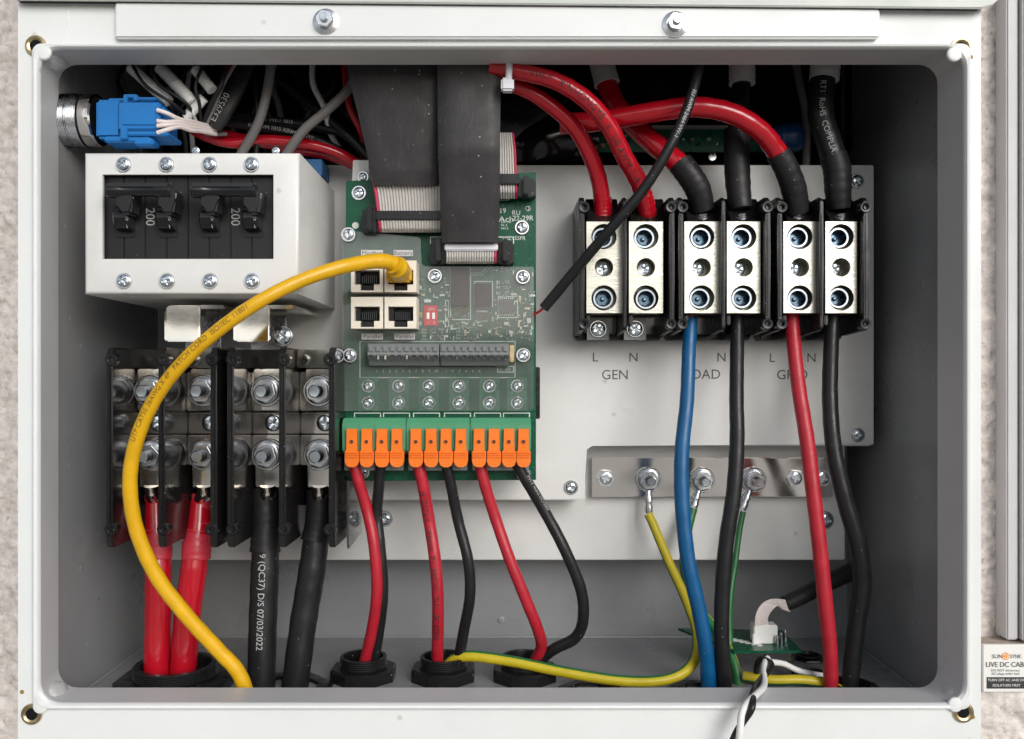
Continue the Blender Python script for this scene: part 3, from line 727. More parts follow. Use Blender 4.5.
cable('heat_shrink', None, None, [(737,130,132), (737,158,129), (738,185,128), (741,209,126)], [26,26,25,22], 'shrink_black', parent=r5)
r6 = thing('mains_cable', 'thick black cable printed in white entering the right pole of the GRID block', 'cable', W(839, 220, 125), gt)
cable('sheath', None, None, [(825,56,130), (822,85,128), (821,115,126), (828,140,124), (836,165,122)], 25, 'cable_black', parent=r6,
      texts=[('RT1  RoHS  COMPLIANT', 6.2, 34, 12, False, 'print_white')])
cable('grey_sleeve', None, None, [(825,52,130), (825,68,129), (824,80,128)], 29, 'sleeve_grey', parent=r6)
cable('heat_shrink', None, None, [(833,155,122.5), (837,170,122), (838,190,123), (839,209,126)], [26.5,27,26,22], 'shrink_black', parent=r6)
for (rt, px) in ((r3, 702), (r4, 796), (r5, 741), (r6, 840)):
    a = M(); c_ = W(px, 223, 124); 
    for q in range(4): a.lathe(c_+Vector((0,0,q*2.6-1)), (0,0,1), [(9.6,0),(10.2,1.2),(9.6,2.4)], 16)
    a.build('tinned_strands', 'steel', rt)
st = thing('sensor_cable', 'thin black cable crossing diagonally in front of the GEN block to the circuit board', 'cable', W(541, 311, 110))
cable('sheath', None, None, [(700,58,58), (696,80,50), (686,112,44), (668,150,44), (643,190,52), (612,227,62), (578,267,84), (544,308,104)], 10.5, 'cable_black', parent=st,
      texts=[('RU AWM 2464 VW-1', 4.2, 42, -8, False, 'print_white')])
cable('red_core', None, None, [(547,305,104), (540,311,106), (533,315,114)], 2.6, 'cable_red', parent=st)
ty = thing('cable_tie', 'translucent white cable tie round the red cables at the top', 'cable tie', W(508, 88, 46))
cable('strap', None, None, [(509,58,46), (509,70,40), (508.5,80,38)], 7, 'strap_white', parent=ty)
M().pbox(501, 77, 514, 90, 33, 46, 2).build('lock_head', 'strap_white', ty)

# ================================================================== DC TERMINAL BLOCKS
def eyelet(parent, x, y, z, r=6.6):
    m = M(); m.lathe((x, y, z), (0,-1,0), [(2.6,-6),(2.6,1.0),(3.6,1.8),(r-.8,1.8),(r,1.0),(r,-10)], 24, False); m.build('screw_eyelet', 'plastic_black', parent)
def dc_block(fins, chans, label, group):
    root = thing('battery_terminal_block', label, 'terminal block', Vector(((fins[0]+fins[2])/2, 190, -182)), group)
    zt, zb, fd, bd = 32, -180, 58, 205
    for i, fx in enumerate(fins):
        m = M(); h = 3.6
        m.prism([(fd, zb+7), (fd+4, zb+1), (bd, zb+1), (bd, zt+3), (fd+6, zt+3), (fd, zt-4)], fx-h, fx+h, 1.0, axis='x')
        f = m.build('barrier_wall', 'plastic_gloss', root)
        m = M(); m.box(fx-1.3, fx+1.3, fd-1.8, fd+.5, zb+26, zt-20, .5); m.build('barrier_ridge', 'plastic_black', f)
        sx = 1 if i < 2 else -1
        eyelet(f, fx+sx*2.0, fd, zt-10); eyelet(f, fx+sx*2.0, fd, zb+21)
    M().box(fins[0]+4, fins[2]-4, 176, 200, zb+30, zt-3, 2).build('base', 'plastic_gloss', root)
    for j, cx in enumerate(chans):
        fx0, fx1 = fins[j]+4, fins[j+1]-4; ww = 23.5
        # stepped metal: upper plate, centre bar, lower plate, cable lug
        P = lambda py, d: W(0, py, d).z
        M().box(fx0, fx1, 122, 175.8, P(411,122), P(372,122), 1.2).build('upper_plate', 'tinned', root)
        M().box(fx0, fx1, 128, 175.7, P(433.5,128), P(412.5,128), 1.0).build('centre_bar', 'tinned', root)
        M().box(fx0, fx1, 125, 175.6, P(465,125), P(435,125), 1.0).build('lower_plate', 'tinned', root)
        m = M(); m.prism([(cx-15, P(369,119)), (fx1-1, P(369,119)), (fx1-1, P(410,119)), (cx-15, P(410,119))], 117.5, 121.8, 1.2)
        m.build('link_tab', 'nickel', root)
        m = M(); m.prism([(cx-ww+1, P(350,120)), (cx+ww-1, P(350,120)), (cx+ww-1, P(368,120)), (cx-ww+1, P(368,120))], 104, 160, 1.5)
        m.build('top_bracket', 'tinned' if j else 'plastic_gloss', root)
        for py in (391, 455.5):
            pz = P(py, 100); at = Vector((cx, 0, pz))
            d_ = 117.0 if py < 400 else 120
            o = place(NUT, 'terminal_nut', (cx, d_-4.4, P(py, d_-8)), root, (0, random.random(), 0), (13.2, 12, 13.2))
            s_ = place(STUD, 'stud', (0,0,0), o); s_.location = (0, .3*S, 0); s_.scale = (1.25, 1.3, 1.25)
            s_ = place(SPRW, 'spring_washer', (0,0,0), o); s_.location = (0, .14*S, 0); s_.scale = (1.14,)*3
            s_ = place(WASH, 'washer', (0,0,0), o); s_.location = (0, .34*S, 0); s_.scale = (1.36,)*3
        s_ = place(SCREW, 'centre_screw', (cx+5, 127, P(423, 127)), root, (0, random.random(), 0), 9.6)
    return root
gd = 'two pole battery terminal blocks'
dc_block([-424.5, -369, -313.5], [-404, -344], 'glossy black battery terminal block holding the two thick red cables', gd)
dc_block([-295.5, -240.5, -187.5], [-272.5, -213.5], 'glossy black battery terminal block holding the two thick black cables', gd)
def battery(label, cx, pts, ws, m, shrink, sw, sm, texts=()):
    root = thing('battery_cable', label, 'cable', W(*pts[-1]), 'battery cables with bolted lugs')
    z = lambda py, d=121: W(0, py, d).z
    # lug: flat palm with rounded top, narrowing into a crimped barrel
    m_ = M(); pm = [(cx+14*math.cos(R(a_)), z(455)+15*math.sin(R(a_))) for a_ in range(0, 181, 20)]
    m_.prism(pm+[(cx-14, z(487)), (cx+14, z(487))], 120.3, 124.8, .8); m_.build('lug_palm', 'tinned', root)
    top = pts[0]
    P = [Vector((cx, 124, z(484, 124))), Vector((cx, 126, z(490, 126))), W(*top)]
    m_ = M(); m_.tube([P[0], P[0].lerp(P[1], .6), P[1], P[1].lerp(P[2], .6), P[2]], [12, 12.5, 12.5, 11.5, 11], 18, squash=.8); m_.build('lug_barrel', 'tinned', root)
    cable('sheath', None, None, pts, ws, m, parent=root, texts=texts)
    cable('heat_shrink', None, None, shrink, sw, sm, parent=root)
    return root
battery('thick red cable on the leftmost battery terminal, partly behind the yellow cable', -404, [(156,500,138), (157,530,132), (158,570,126), (158,620,122), (156,692,118)], [20,24,26,26,26], 'cable_red',
        [(154.5,493,139), (157,515,135), (157,530,132), (158,545,130), (158,559,128)], [19.5,20.5,24,27.2,27], 'shrink_red')
battery('thick red cable on the second battery terminal, leaning to the left', -344, [(201,500,138), (199,530,132), (194,570,126), (187,620,122), (182,692,118)], [20,24,26,26,26], 'cable_red',
        [(202,494,139), (201,515,135), (199,530,132), (197,545,130), (196,559,128)], [19.5,20.5,24,28.5,28], 'shrink_red')
battery('thick black cable printed with a date, under the third battery terminal', -272.5, [(266,500,138), (266,530,132), (265,570,126), (263,620,122), (261,694,118)], [24,26,28,28,28], 'cable_black',
        [(265.5,488,138), (266,510,135), (266,530,132), (265,552,128)], [27,27,28,30.5], 'shrink_black', texts=[('9 (QC37) D/S 07/03/2022', 7.0, 60, -4, False, 'print_white')])
battery('thick black cable under the fourth battery terminal, leaning to the left', -213.5, [(319,500,138), (317,530,132), (312,570,126), (303,625,122), (294,694,118)], [24,26,27,27,27], 'cable_black',
        [(319,490,138), (319,510,135), (317,528,132), (314.5,541,130)], [25,25,26,29], 'shrink_black')

# clear side guard beside the black cables
sg = thing('side_guard', 'tall clear plastic guard edged in black between battery terminals and circuit board', 'guard', W(345, 540, 120))
m_ = M(); m_.prism([(98, -180), (102, -188), (186, -184), (186, -112), (98, -112)], -184+5, -184+7.5, .6, axis='x'); m_.build('guard_sheet', 'clear_plastic', sg)
m_ = M(); m_.pprism([(343,520), (352,510), (359,512), (359,525), (338,545)], 150, 154, .8); m_.build('guard_foot', 'steel_dark', sg)

# ================================================================== BREAKERS AND THEIR COVER
FD = 12
cv = thing('breaker_cover', 'cream steel cover framing the two black circuit breakers', 'cover', W(190, 294, FD))
cx0, cx1, cz0, cz1 = W(84,0,FD).x, W(299,0,FD).x, W(0,294,FD).z, W(0,152.5,FD).z
wx0, wx1, wz0, wz1 = W(102.5,0,FD).x, W(273.5,0,FD).x, W(0,259,FD).z, W(0,174.5,FD).z
a = M()
b_ = 3.5
# front frame
out = [(cx0, cz0), (cx1, cz0), (cx1, cz1), (cx0, cz1)]; inn = [(wx0, wz0), (wx1, wz0), (wx1, wz1), (wx0, wz1)]
prof = [(-b_, FD), (0, FD+b_)]
rows = [[(p[0], FD+4, p[1]) for p in inn], [(p[0], FD, p[1]) for p in inn],
        [(cx0+b_, FD, cz0+b_), (cx1-b_, FD, cz0+b_), (cx1-b_, FD, cz1-b_), (cx0+b_, FD, cz1-b_)],
        [(cx0+b_*.3, FD+b_*.3, cz0+b_*.3), (cx1-b_*.3, FD+b_*.3, cz0+b_*.3), (cx1-b_*.3, FD+b_*.3, cz1-b_*.3), (cx0+b_*.3, FD+b_*.3, cz1-b_*.3)],
        [(cx0, FD+b_, cz0), (cx1, FD+b_, cz0), (cx1, FD+b_, cz1), (cx0, FD+b_, cz1)],
        [(cx0, UP-.5, cz0), (cx1, UP-.5, cz0), (cx1, UP-.5, cz1), (cx0, UP-.5, cz1)]]
a.grid(rows, True); a.build('cover_shell', 'paint_plate', cv, sharp=50)
for px in (123.5, 166.5, 209.5, 251.5): screw(cv, px, 164.5, FD-.3, 6.4, 1.22); screw(cv, px+.5, 281, FD-.3, 6.6, 1.22)
for px in (196, 276): screw(cv, px, 150.8, FD+14, 4, 0)
a = M(); a.box(W(303,0,40).x-86, W(303,0,40).x-84, 5, 6, 1, 2)
a.bm.free()
gb = 'double pole circuit breakers under the cream cover'
def breaker(px0, px1, label):
    root = thing('circuit_breaker', label, 'circuit breaker', W((px0+px1)/2, 259, 26), gb)
    mid = (px0+px1)/2; qw = (px1-px0)/4
    for h0, h1 in ((px0, mid), (mid, px1)):
        for g0, g1 in ((h0, (h0+h1)/2), ((h0+h1)/2, h1)):
            M().pbox(g0+.25, 174, g1-.25, 260, 21, 90, .8).build('case_half', 'breaker_black', root)
        # escutcheon round the lever slot
        cxp = (h0+h1)/2
        m = M(); m.pbox(cxp-8.5, 203, cxp+10, 237.5, 19.2, 21.5, .8); m.build('lever_surround', 'breaker_black', root)
        m = M(); c_ = W(cxp+.8, 219, 15); m.lathe(c_-Vector((8,0,0)), (1,0,0), [(0,0),(11,0),(12.5,1.5),(12.5,14.5),(11,16),(0,16)], 28); m.build('lever_hub', 'gloss_black', root)
        m = M(); m.pprism([(cxp-12,190), (cxp+10,190), (cxp+8,200), (cxp+6,214), (cxp-4,214), (cxp-6,203)], -9, 14, 2.5); m.build('lever', 'breaker_black', root)
        m = M(); m.ptext('0', 4.2, cxp+2.5, 218.5, 2.3); m.ptext('I', 3.6, cxp+2.5, 226.5, 5.0, ang=15); m.build('printed_text', 'print_white', root, recalc=False)
    m = M(); xa, xb = W(px0+2,0,-12).x, W(px1-18,0,-12).x
    m.lathe((xa, -6, W(0,189.5,-12).z), (1,0,0), [(0,0),(6.4,0),(7.2,1),(7.2,13),(6,15),(6,xb-xa-17),(7.4,xb-xa-15),(7.4,xb-xa-1),(6.4,xb-xa),(0,xb-xa)], 24); m.build('tie_bar', 'gloss_black', root)
    m = M(); m.pbox(px0+2, 182.7, px1-19, 188, -13, -4, 1.5); m.build('tie_bar_top', 'gloss_black', root)
    m = M(); m.ptext('200', 9.0, mid+5, 216.5, 20.7, ang=-90, stretch=.95); m.build('printed_text', 'print_white', root, recalc=False)
breaker(103, 188, 'black double pole 200 amp circuit breaker, left of the pair in the cover')
breaker(188.2, 273.3, 'black double pole 200 amp circuit breaker, right of the pair in the cover')
# metal links under the breakers
for px, lab in ((183, 'bright folded metal link under the left breaker, behind the yellow cable'), (252.5, 'bright folded metal link under the right breaker, next to a screw')):
    t = thing('busbar_link', lab, 'link', W(px, 342, 60), 'folded metal links under the breakers')
    M().pbox(px-17, 306, px+17, 341.5, 62, 66, 1.4).build('front_face', 'nickel', t)
    p = W(px-17, 306, 62); q = W(px+17, 306, 62)
    M().box(p.x+1, q.x+26, 66.2, 190, p.z-3, p.z+1.2, 1).build('top_shelf', 'tinned', t)
    M().box(q.x+1, q.x+26, 60, 66, p.z-3, p.z+1.0, 1).build('shelf_nose', 'nickel', t)
    M().box(p.x-5, p.x-1, 70, 175, W(0,342,62).z+2, p.z-4, 1).build('side_cheek', 'tinned', t)
    M().box(p.x, q.x+4, 120, 124, W(0,350,120).z, p.z-6, 1).build('rear_face', 'steel_dark', t)
screw(t, 283, 336, 92, 9, 1.15)

# ================================================================== MAIN CIRCUIT BOARD
BD = 120
pcb = thing('circuit_board', 'green main circuit board with four network sockets and orange lever terminals', 'circuit board', W(440, 480, BD))
a = M(); a.pprism([(346,181), (536,172), (536,480), (350,481), (343,470), (343,232), (346,230)], BD, BD+3.5, .4); a.build('board', 'pcb', pcb)
M().pbox(534, 367, 540, 419, BD+6, BD+30, 1).build('rear_block', 'plastic_black', pcb)
for px, py in ((352, 470), (530, 470), (356, 190), (528, 300)):
    a = M(); a.lathe(W(px, py, BD+4), (0,1,0), [(6,0), (6,UP-BD-5)], 6); a.build('standoff', 'steel', pcb)
# metal tab top-left carrying the board
a = M(); a.pprism([(353,160), (369,160), (369,182), (362,190), (352,182)], BD+12, BD+15, .6); a.build('mounting_tab', 'paint_plate', pcb)
# clear cover
cvx = [(342,230), (419,237), (421,240), (421,264), (424,266.5), (534,266.5), (534,408), (530,411), (345,411), (342,408)]
a = M(); a.pprism(cvx, BD-10, BD-7.5, .5); a.build('clear_cover', 'clear_plastic', pcb)
for px, py in ((359,193), (348.5,234.5), (435,276), (522,227.6), (523,277), (350,355.5), (523.4,355), (523.6,474), (362.5,472)):
    on = py > 230 and py < 400
    s_ = screw(pcb, px, py, BD-(11 if on else .6), 5.6, 1.32)
    if on:
        a = M(); a.lathe(W(px, py, BD-9.8), (0,1,0), [(5.5,0),(5.5,9.4)], 16); a.build('cover_spacer', 'strap_white', pcb)
screw(pcb, 363, 177, BD+10, 4.4)
# silkscreen outlines and darker solder areas
def line_rect(m, x0, y0, x1, y1, d, t=.45):
    for (a0, b0, a1, b1) in ((x0,y0,x1,y0+t*2), (x0,y1-t*2,x1,y1), (x0,y0+t*2,x0+t*2,y1-t*2), (x1-t*2,y0+t*2,x1,y1-t*2)):
        m.pbox(a0, b0, a1, b1, d-.15, d)
sk = M()
line_rect(sk, 430, 236.5, 514, 263, BD-.1); line_rect(sk, 359.5, 341, 515.5, 378, BD-.1)
line_rect(sk, 450, 266, 471, 320, BD-.1); line_rect(sk, 474, 281, 493, 307, BD-.1); line_rect(sk, 498, 296, 518, 318, BD-.1)
line_rect(sk, 497, 366, 514, 372.5, BD-.1); line_rect(sk, 445, 300, 449, 327, BD-.1)
for i, x0 in enumerate((354, 383, 413, 444, 474, 503)):
    sk.pbox(x0, 412.6, x0+27, 413.6, BD-.3, BD-.1); sk.pbox(x0, 413.6, x0+1, 417, BD-.3, BD-.1); sk.pbox(x0+26, 413.6, x0+27, 417, BD-.3, BD-.1)
for (x, y) in ((497,199), (500,197), (470,269), (476,269)):
    pass
sk.tube([W(499,200,BD-.1), W(508,200,BD-.1), W(513,196,BD-.1), W(513,190,BD-.1)], [.5]*4, 5)
sk.tube([W(471,275,BD-.1), W(482,275,BD-.1), W(492,266,BD-.1)], [.4]*3, 5); sk.tube([W(471,273,BD-.1), W(481,273,BD-.1), W(489,265,BD-.1)], [.4]*3, 5)
sk.lathe(W(528,208.5,BD-.1), (0,-1,0), [(2.9,0),(2.9,.2),(2.3,.2),(2.3,0)], 18)
sk.build('silkscreen_lines', 'silk', pcb)
sk = M(); q = BD-.25
sk.ptext('19', 5, 502.5, 210.5, q); sk.ptext('RU', 4.6, 516, 212.5, q); sk.ptext('Ach', 5.2, 506, 219, q, stretch=1.25); sk.ptext('22-29R', 5, 523, 218, q)
for i, s_ in enumerate(('E341997', 'ML-2', '94V-0')): sk.ptext(s_, 2.1, 501, 222+i*3.2, q, align='L')
sk.ptext('INZ155FR', 3.8, 514, 238, q); sk.ptext('1', 3.6, 528, 208.5, q)
for i in range(10): sk.ptext(str(i+1), 2.6, 376.5+i*6.6, 371, q)
for i, s_ in enumerate(('1','2','3','4','5','6')): sk.ptext(s_, 2.4, 446+i*6.7, 371, q)
sk.ptext('NC', 2.4, 500, 369.5, q); sk.ptext('NO', 2.4, 508, 369.5, q)
for r_ in range(4):
    for c_ in range(3): sk.ptext(('GEN','CT-L','RSD','BMS','CAN','N','485','DRM','ATS','GND','+12','B')[(r_*3+c_) % 12], 1.9, 424+c_*9, 329.5+r_*3.2, q)
for r_ in range(4): sk.ptext(('R12','C8','Q3','D4')[r_], 2.2, 458, 328+r_*3.4, q)
for r_ in range(3):
    for c_ in range(2): sk.ptext(('L1','Y2','P4','U7','R3','C1')[r_*2+c_], 3.0, 498+c_*9, 282+r_*5.5, q)
for (x, y) in ((419.5,287.5), (419.5,323.5)): sk.lathe(W(x, y, BD-.1), (0,-1,0), [(2.0,0),(2.6,.2),(1.4,.5),(0,.5)], 14)
sk.lathe(W(355.5,225.5,BD-.1), (0,-1,0), [(3.8,0),(3.8,.3),(0,.3)], 18)
sk.build('silkscreen_text', 'silk', pcb, recalc=False)
# small surface-mount parts
random.seed(11)
for (x, y, w_, h_, mt) in ((424,299.5,7,3,'steel'), (414,301,2,3,'chip_brown'), (419,300,2,4,'chip_brown'), (418,312,4,5,'earth_yellow'), (442,310,2.4,4,'chip_brown'), (445,318,2.4,4,'silk'), (496,322,5,3,'chip_brown'), (504,322,5,3,'silk'),
                         (512,308,4,4,'chip_brown'), (480,330,5,3,'chip_brown'), (488,330,3,3,'silk'), (509,331,4,3,'silk'), (527,318,4,5,'silk'), (444,335,4,2.4,'silk'), (452,283,3,5,'silk')):
    M().pbox(x, y, x+w_, y+h_, BD-3, BD-.1, .4).build('component', mt, pcb)
random.seed(21); mm_ = {k_: M() for k_ in ('chip_brown','silk','steel','brass','term_grey_dark')}
spots = 0
while spots < 150:
    x, y = random.uniform(421, 533), random.uniform(268, 341)
    if 449 < x < 494 and y < 309 or x < 440 and 300 < y < 328 or (abs(x-435) < 9 and y < 286) or (abs(x-523) < 9 and y < 286): continue
    v = random.random() < .5; a0, b0 = (1.9, .95) if v else (.95, 1.9)
    if random.random() < .25: a0, b0 = a0*1.6, b0*1.6
    k_ = random.choice(['chip_brown','chip_brown','term_grey_dark','brass','silk'])
    mm_[k_].pbox(x-a0*.7, y-b0*.7, x+a0*.7, y+b0*.7, BD-1.8, BD-.1, .15)
    e_ = .5
    if v: mm_['steel'].pbox(x-a0*.7-e_, y-b0*.6, x-a0*.7+.1, y+b0*.6, BD-1.6, BD-.1); mm_['steel'].pbox(x+a0*.7-.1, y-b0*.6, x+a0*.7+e_, y+b0*.6, BD-1.6, BD-.1)
    else: mm_['steel'].pbox(x-a0*.6, y-b0*.7-e_, x+a0*.6, y-b0*.7+.1, BD-1.6, BD-.1); mm_['steel'].pbox(x-a0*.6, y+b0*.7-.1, x+a0*.6, y+b0*.7+e_, BD-1.6, BD-.1)
    spots += 1
for k_, m_ in mm_.items():
    o_ = m_.build('tiny_components', k_, pcb); o_['kind'] = 'stuff'
tr_ = M()
for q_ in range(46):
    x, y = random.uniform(424, 532), random.uniform(198, 342); L_ = random.uniform(8, 28); dx = random.choice([0, 1, -1])
    y2 = min(y+L_, 343)
    tr_.tube([W(x, y, BD-.1), W(x, (y+y2)/2, BD-.1), W(max(348, min(534, x+dx*6)), y2, BD-.1)], [.28]*3, 4)
    tr_.lathe(W(x, y, BD-.05), (0,-1,0), [(1.0,0),(1.0,.15),(.4,.15)], 8, False)
o_ = tr_.build('copper_traces', 'pcb_pad', pcb); o_['kind'] = 'stuff'
for (x, y, w_, h_, n_) in ((499, 299, 15, 15, 7), (476, 312, 12, 8, 6)):
    ch = M().pbox(x, y, x+w_, y+h_, BD-4, BD-.3, .5).build('microchip', 'chip_brown', pcb); lg = M()
    for i in range(n_):
        t0 = x+1.2+i*(w_-2.4)/(n_-1); lg.pbox(t0-.4, y-1.6, t0+.4, y, BD-1.6, BD-.2); lg.pbox(t0-.4, y+h_, t0+.4, y+h_+1.6, BD-1.6, BD-.2)
    lg.build('chip_legs', 'steel', ch)
M().pbox(451, 268, 469, 306, BD-9.5, BD-.1, .8).build('relay', 'chip_brown', pcb)
M().pbox(474, 283, 492, 308, BD-8, BD-.1, .8).build('chip', 'chip_brown', pcb)
a = M(); a.tube([W(456,314,BD-5), W(467,309,BD-6)], [2.6, 2.6], 10); a.build('brass_pin', 'brass', pcb)
# network sockets
def jack(x0, y0, full):
    x1, y1 = x0+32, y0+31.5; d0 = BD-34
    m = M()
    ox0, ox1, oy0, oym, oyb, nx0, nx1 = x0+3.5, x1-3.2, y0+9.5, y0+24, y0+30, x0+9.5, x1-9
    oy0 += 0
    P = lambda x, y: (W(x, y, d0).x, W(x, y, d0).z)
    outer = [(x0,y0), (x1,y0), (x1,oy0), (x1,oym), (x1,oyb), (x1,y1), (x0,y1), (x0,oyb), (x0,oym), (x0,oy0)]
    # frame made of butting pieces around the stepped opening
    for (a0,b0,a1,b1) in ((x0,y0,x1,oy0), (x0,oy0,ox0,oym), (ox1,oy0,x1,oym), (x0,oym,nx0,oyb), (nx1,oym,x1,oyb), (x0,oyb,x1,y1)):
        m.pbox(a0, b0, a1, b1, d0, BD-.2)
    bmesh.ops.remove_doubles(m.bm, verts=m.bm.verts, dist=.001)
    j_ = m.build('network_socket', 'jack', pcb)
    M().pbox(x0+.6, y0+.6, x1-.6, y1-.6, d0+21, BD-1).build('socket_interior', 'plastic_black', j_)
    m = M(); m.pbox(ox0+.6, oy0+.5, ox0+6, oym-1, d0+8, d0+20); m.pbox(nx0+1, oym+1, nx1-1, oyb-.5, d0+4, d0+20)
    m.build('socket_key', 'plastic_black', j_)
    m = M()
    for i in range(8): m.pbox(ox0+7.5+i*2, oy0+6, ox0+8.3+i*2, oym-1, d0+10, d0+20)
    m.build('contact_pins', 'term_grey_dark', j_)
    return j_
for (x, y) in ((351, 260.5), (384.5, 260.5), (351, 297), (384.5, 297)): jack(x, y, True)
# stickers on the clear cover
for s_, x0, y0, x1, y1 in (('Modbus', 361,250,383,256.2), ('Battery', 393.5,250,413,256.2), ('Parallel', 361.5,333.5,383,339.5), ('Parallel', 394.5,333.5,415,339.5)):
    M().pbox(x0, y0, x1, y1, BD-10.6, BD-10.1).build('sticker', 'sleeve_grey', pcb)
    m = M(); m.ptext(s_, 4.3, (x0+x1)/2, (y0+y1)/2-.2, BD-10.8, stretch=1.05)
    m.build('printed_text', 'ink_grey', pcb, recalc=False)
# dip switch
dp = M().pbox(424, 305.5, 437.5, 325.5, BD-9, BD-.2, .5).build('dip_switch', 'dip_red', pcb)
for cx_ in (428, 433.5):
    M().pbox(cx_-1.4, 312.5, cx_+1.4, 319, BD-10.5, BD-9.05, .3).build('slider', 'silk', dp)
m = M(); m.ptext('ON', 3, 431, 309, BD-9.3); m.ptext('1', 3, 428, 322.5, BD-9.3); m.ptext('2', 3, 434, 322.5, BD-9.3); m.build('printed_text', 'silk', dp, recalc=False)
# twenty-way push-in terminal strip
for half, (x0, x1) in enumerate(((367.5, 439), (440, 509))):
    tb = M(); z = lambda y, d: W(0, y, d).z
    xa, xb = W(x0, 0, BD-26).x, W(x1, 0, BD-26).x
    tb.prism([(BD-24, z(345,BD-26)), (BD-27, z(355,BD-26)), (BD-16, z(365.5,BD-20)), (BD-.2, z(366,BD-20)), (BD-.2, z(343.5,BD-20)), (BD-22, z(343.5,BD-24))], xa, xb, .5, axis='x')
    t_ = tb.build('push_in_terminal', 'term_grey', pcb)
    n_ = 10
    for i in range(n_):
        c_ = x0+(i+.5)*(x1-x0)/n_
        M().pbox(c_-2.5, 346, c_+2.3, 351.6, BD-28.2, BD-24, .6).build('release_button', 'term_grey', t_)
        m = M(); cc = W(c_, 357.4, BD-25.5); m.lathe(cc, (0,-1,0), [(3.0,-2),(3.0,2.6),(2.3,2.6),(1.9,.4),(0,.4)], 14); m.build('wire_entry', 'term_grey_dark', t_)
        if random.random() < .45:
            m = M(); m.pbox(c_-.9, 355, c_+.9, 360, BD-27.4, BD-26); m.build('spring_contact', 'tinned', t_)
M().pbox(509.6, 345, 514, 362, BD-14, BD-.2, .6).build('end_bracket', 'brass', pcb)
# solder pads with screws
for i, cx_ in enumerate((368.3, 398.7, 428.8, 459, 489.4, 517.2)):
    M().pbox(cx_-10, 377.5, cx_+10, 410.5, BD-.35, BD-.05).build('terminal_pad', 'pcb_pad', pcb)
    for py in (386, 402.8): screw(pcb, cx_, py, BD-11 if False else BD-1, 5.0, 1.38)
# pluggable lever terminals
for gi, (x0, x1, lv) in enumerate(((342, 405.6, (351.7,366.6,381.8,396.7)), (406.2, 469.6, (415.8,431,445.9,460.8)), (470.2, 531, (479,494,509,523.6)))):
    d0 = BD-32; z = lambda y, d: W(0, y, d).z
    m = M(); m.prism([(d0+6, z(418.5,d0)), (d0, z(424,d0)), (d0, z(450.5,d0)), (d0+8, z(455,d0)), (BD-.3, z(455,d0)), (BD-.3, z(418.5,d0))], W(x0,0,d0).x, W(x1,0,d0).x, .8, axis='x')
    tb = m.build('lever_terminal', 'term_green', pcb)
    for lx in lv:
        M().pbox(lx-6.9, 424.5, lx-6.3, 449, d0-.5, d0+.5).build('case_seam', 'term_green', tb)
        m = M()
        m.pprism([(lx-5.3,429), (lx+5.3,429), (lx+5.3,450.5), (lx+7.1,451.5), (lx+7.1,461.5), (lx+5.6,465.4), (lx+2.5,467.3), (lx-2.5,467.3), (lx-5.6,465.4), (lx-7.1,461.5), (lx-7.1,451.5), (lx-5.3,450.5)], d0-7, d0+2, .3)
        lever = m.build('lever', 'term_orange', tb)
        for q_ in (452.2, 454.4, 456.6):
            M  # grip ribs
        m = M()
        for q_ in (452.4, 454.6, 456.8): m.pbox(lx-6.4, q_, lx+6.4, q_+.9, d0-8.6, d0-6.8, .2)
        m.lathe(W(lx, 441.6, d0-7.4), (0,-1,0), [(2.4,-.2),(2.4,.5),(1.9,.8),(1.8,-1)], 14, False)
        m.build('grip_ribs', 'term_orange', tb)
        m = M(); m.lathe(W(lx, 441.6, d0-7.3), (0,-1,0), [(1.8,0),(1.8,.2),(0,.2)], 14); m.build('test_hole', 'ink', tb)
    a = M(); a.pbox(x0+2, 457, x1-2, 470.5, BD-20, BD-1, .8); a.build('terminal_foot', 'term_grey', tb)

# ---- ribbon headers
def header(px0, px1, py0, py1, clipl, clipr, label):
    h = M(); h.pbox(px0, py0, px1, py1, BD-16, BD-.3, .8); hd = h.build('ribbon_header', 'plastic_black', pcb)
    for c_ in (clipl, clipr):
        if c_ is None: continue
        x0, x1 = c_
        m = M(); m.pbox(x0, py0-2, x1, py1+1, BD-20, BD-2, 1); m.build('header_end', 'plastic_black', hd)
        xm = (x0+x1)/2
        m = M(); m.pbox(xm-2.6, py0-5, xm+2.6, py1-2, BD-34, BD-18, 1.2); m.build('latch', 'plastic_black', hd)
header(362, 440, 211, 232, (362,376), None, ''); header(430, 514, 243, 263, (431,445), (499,512), ''); header(497, 536, 180, 196, None, (518,534), '')

def ribbon(root, rows, n, redside, name='ribbon'):
    """rows: (pxl, pxr, py, d) cross lines; n conductors modelled as ridges"""
    path = []
    for a_, b_ in zip(rows, rows[1:]):
        for j in range(5): t_ = j/5; path.append([a_[i]+(b_[i]-a_[i])*t_ for i in range(4)])
    path.append(list(rows[-1]))
    sub = 6; grid = []
    for (xl, xr, py, d) in path:
        row = []
        for i in range(n*sub+1):
            t_ = i/(n*sub); ph = (i % sub)/sub
            p = W(xl+(xr-xl)*t_, py, d); p.y -= 2.0*math.sin(math.pi*ph)**.6 if ph > 0 else 0
            row.append(p)
        grid.append(row)
    m = M(); m.grid(grid); nf = n*sub
    m.bm.faces.ensure_lookup_table()
    for q_, f in enumerate(m.bm.faces):
        i = q_ % nf
        if (redside == 'l' and i < sub) or (redside == 'r' and i >= nf-sub): f.material_index = 1
    m.build(name, None, root, mats=['ribbon', 'ribbon_red'], sharp=80)
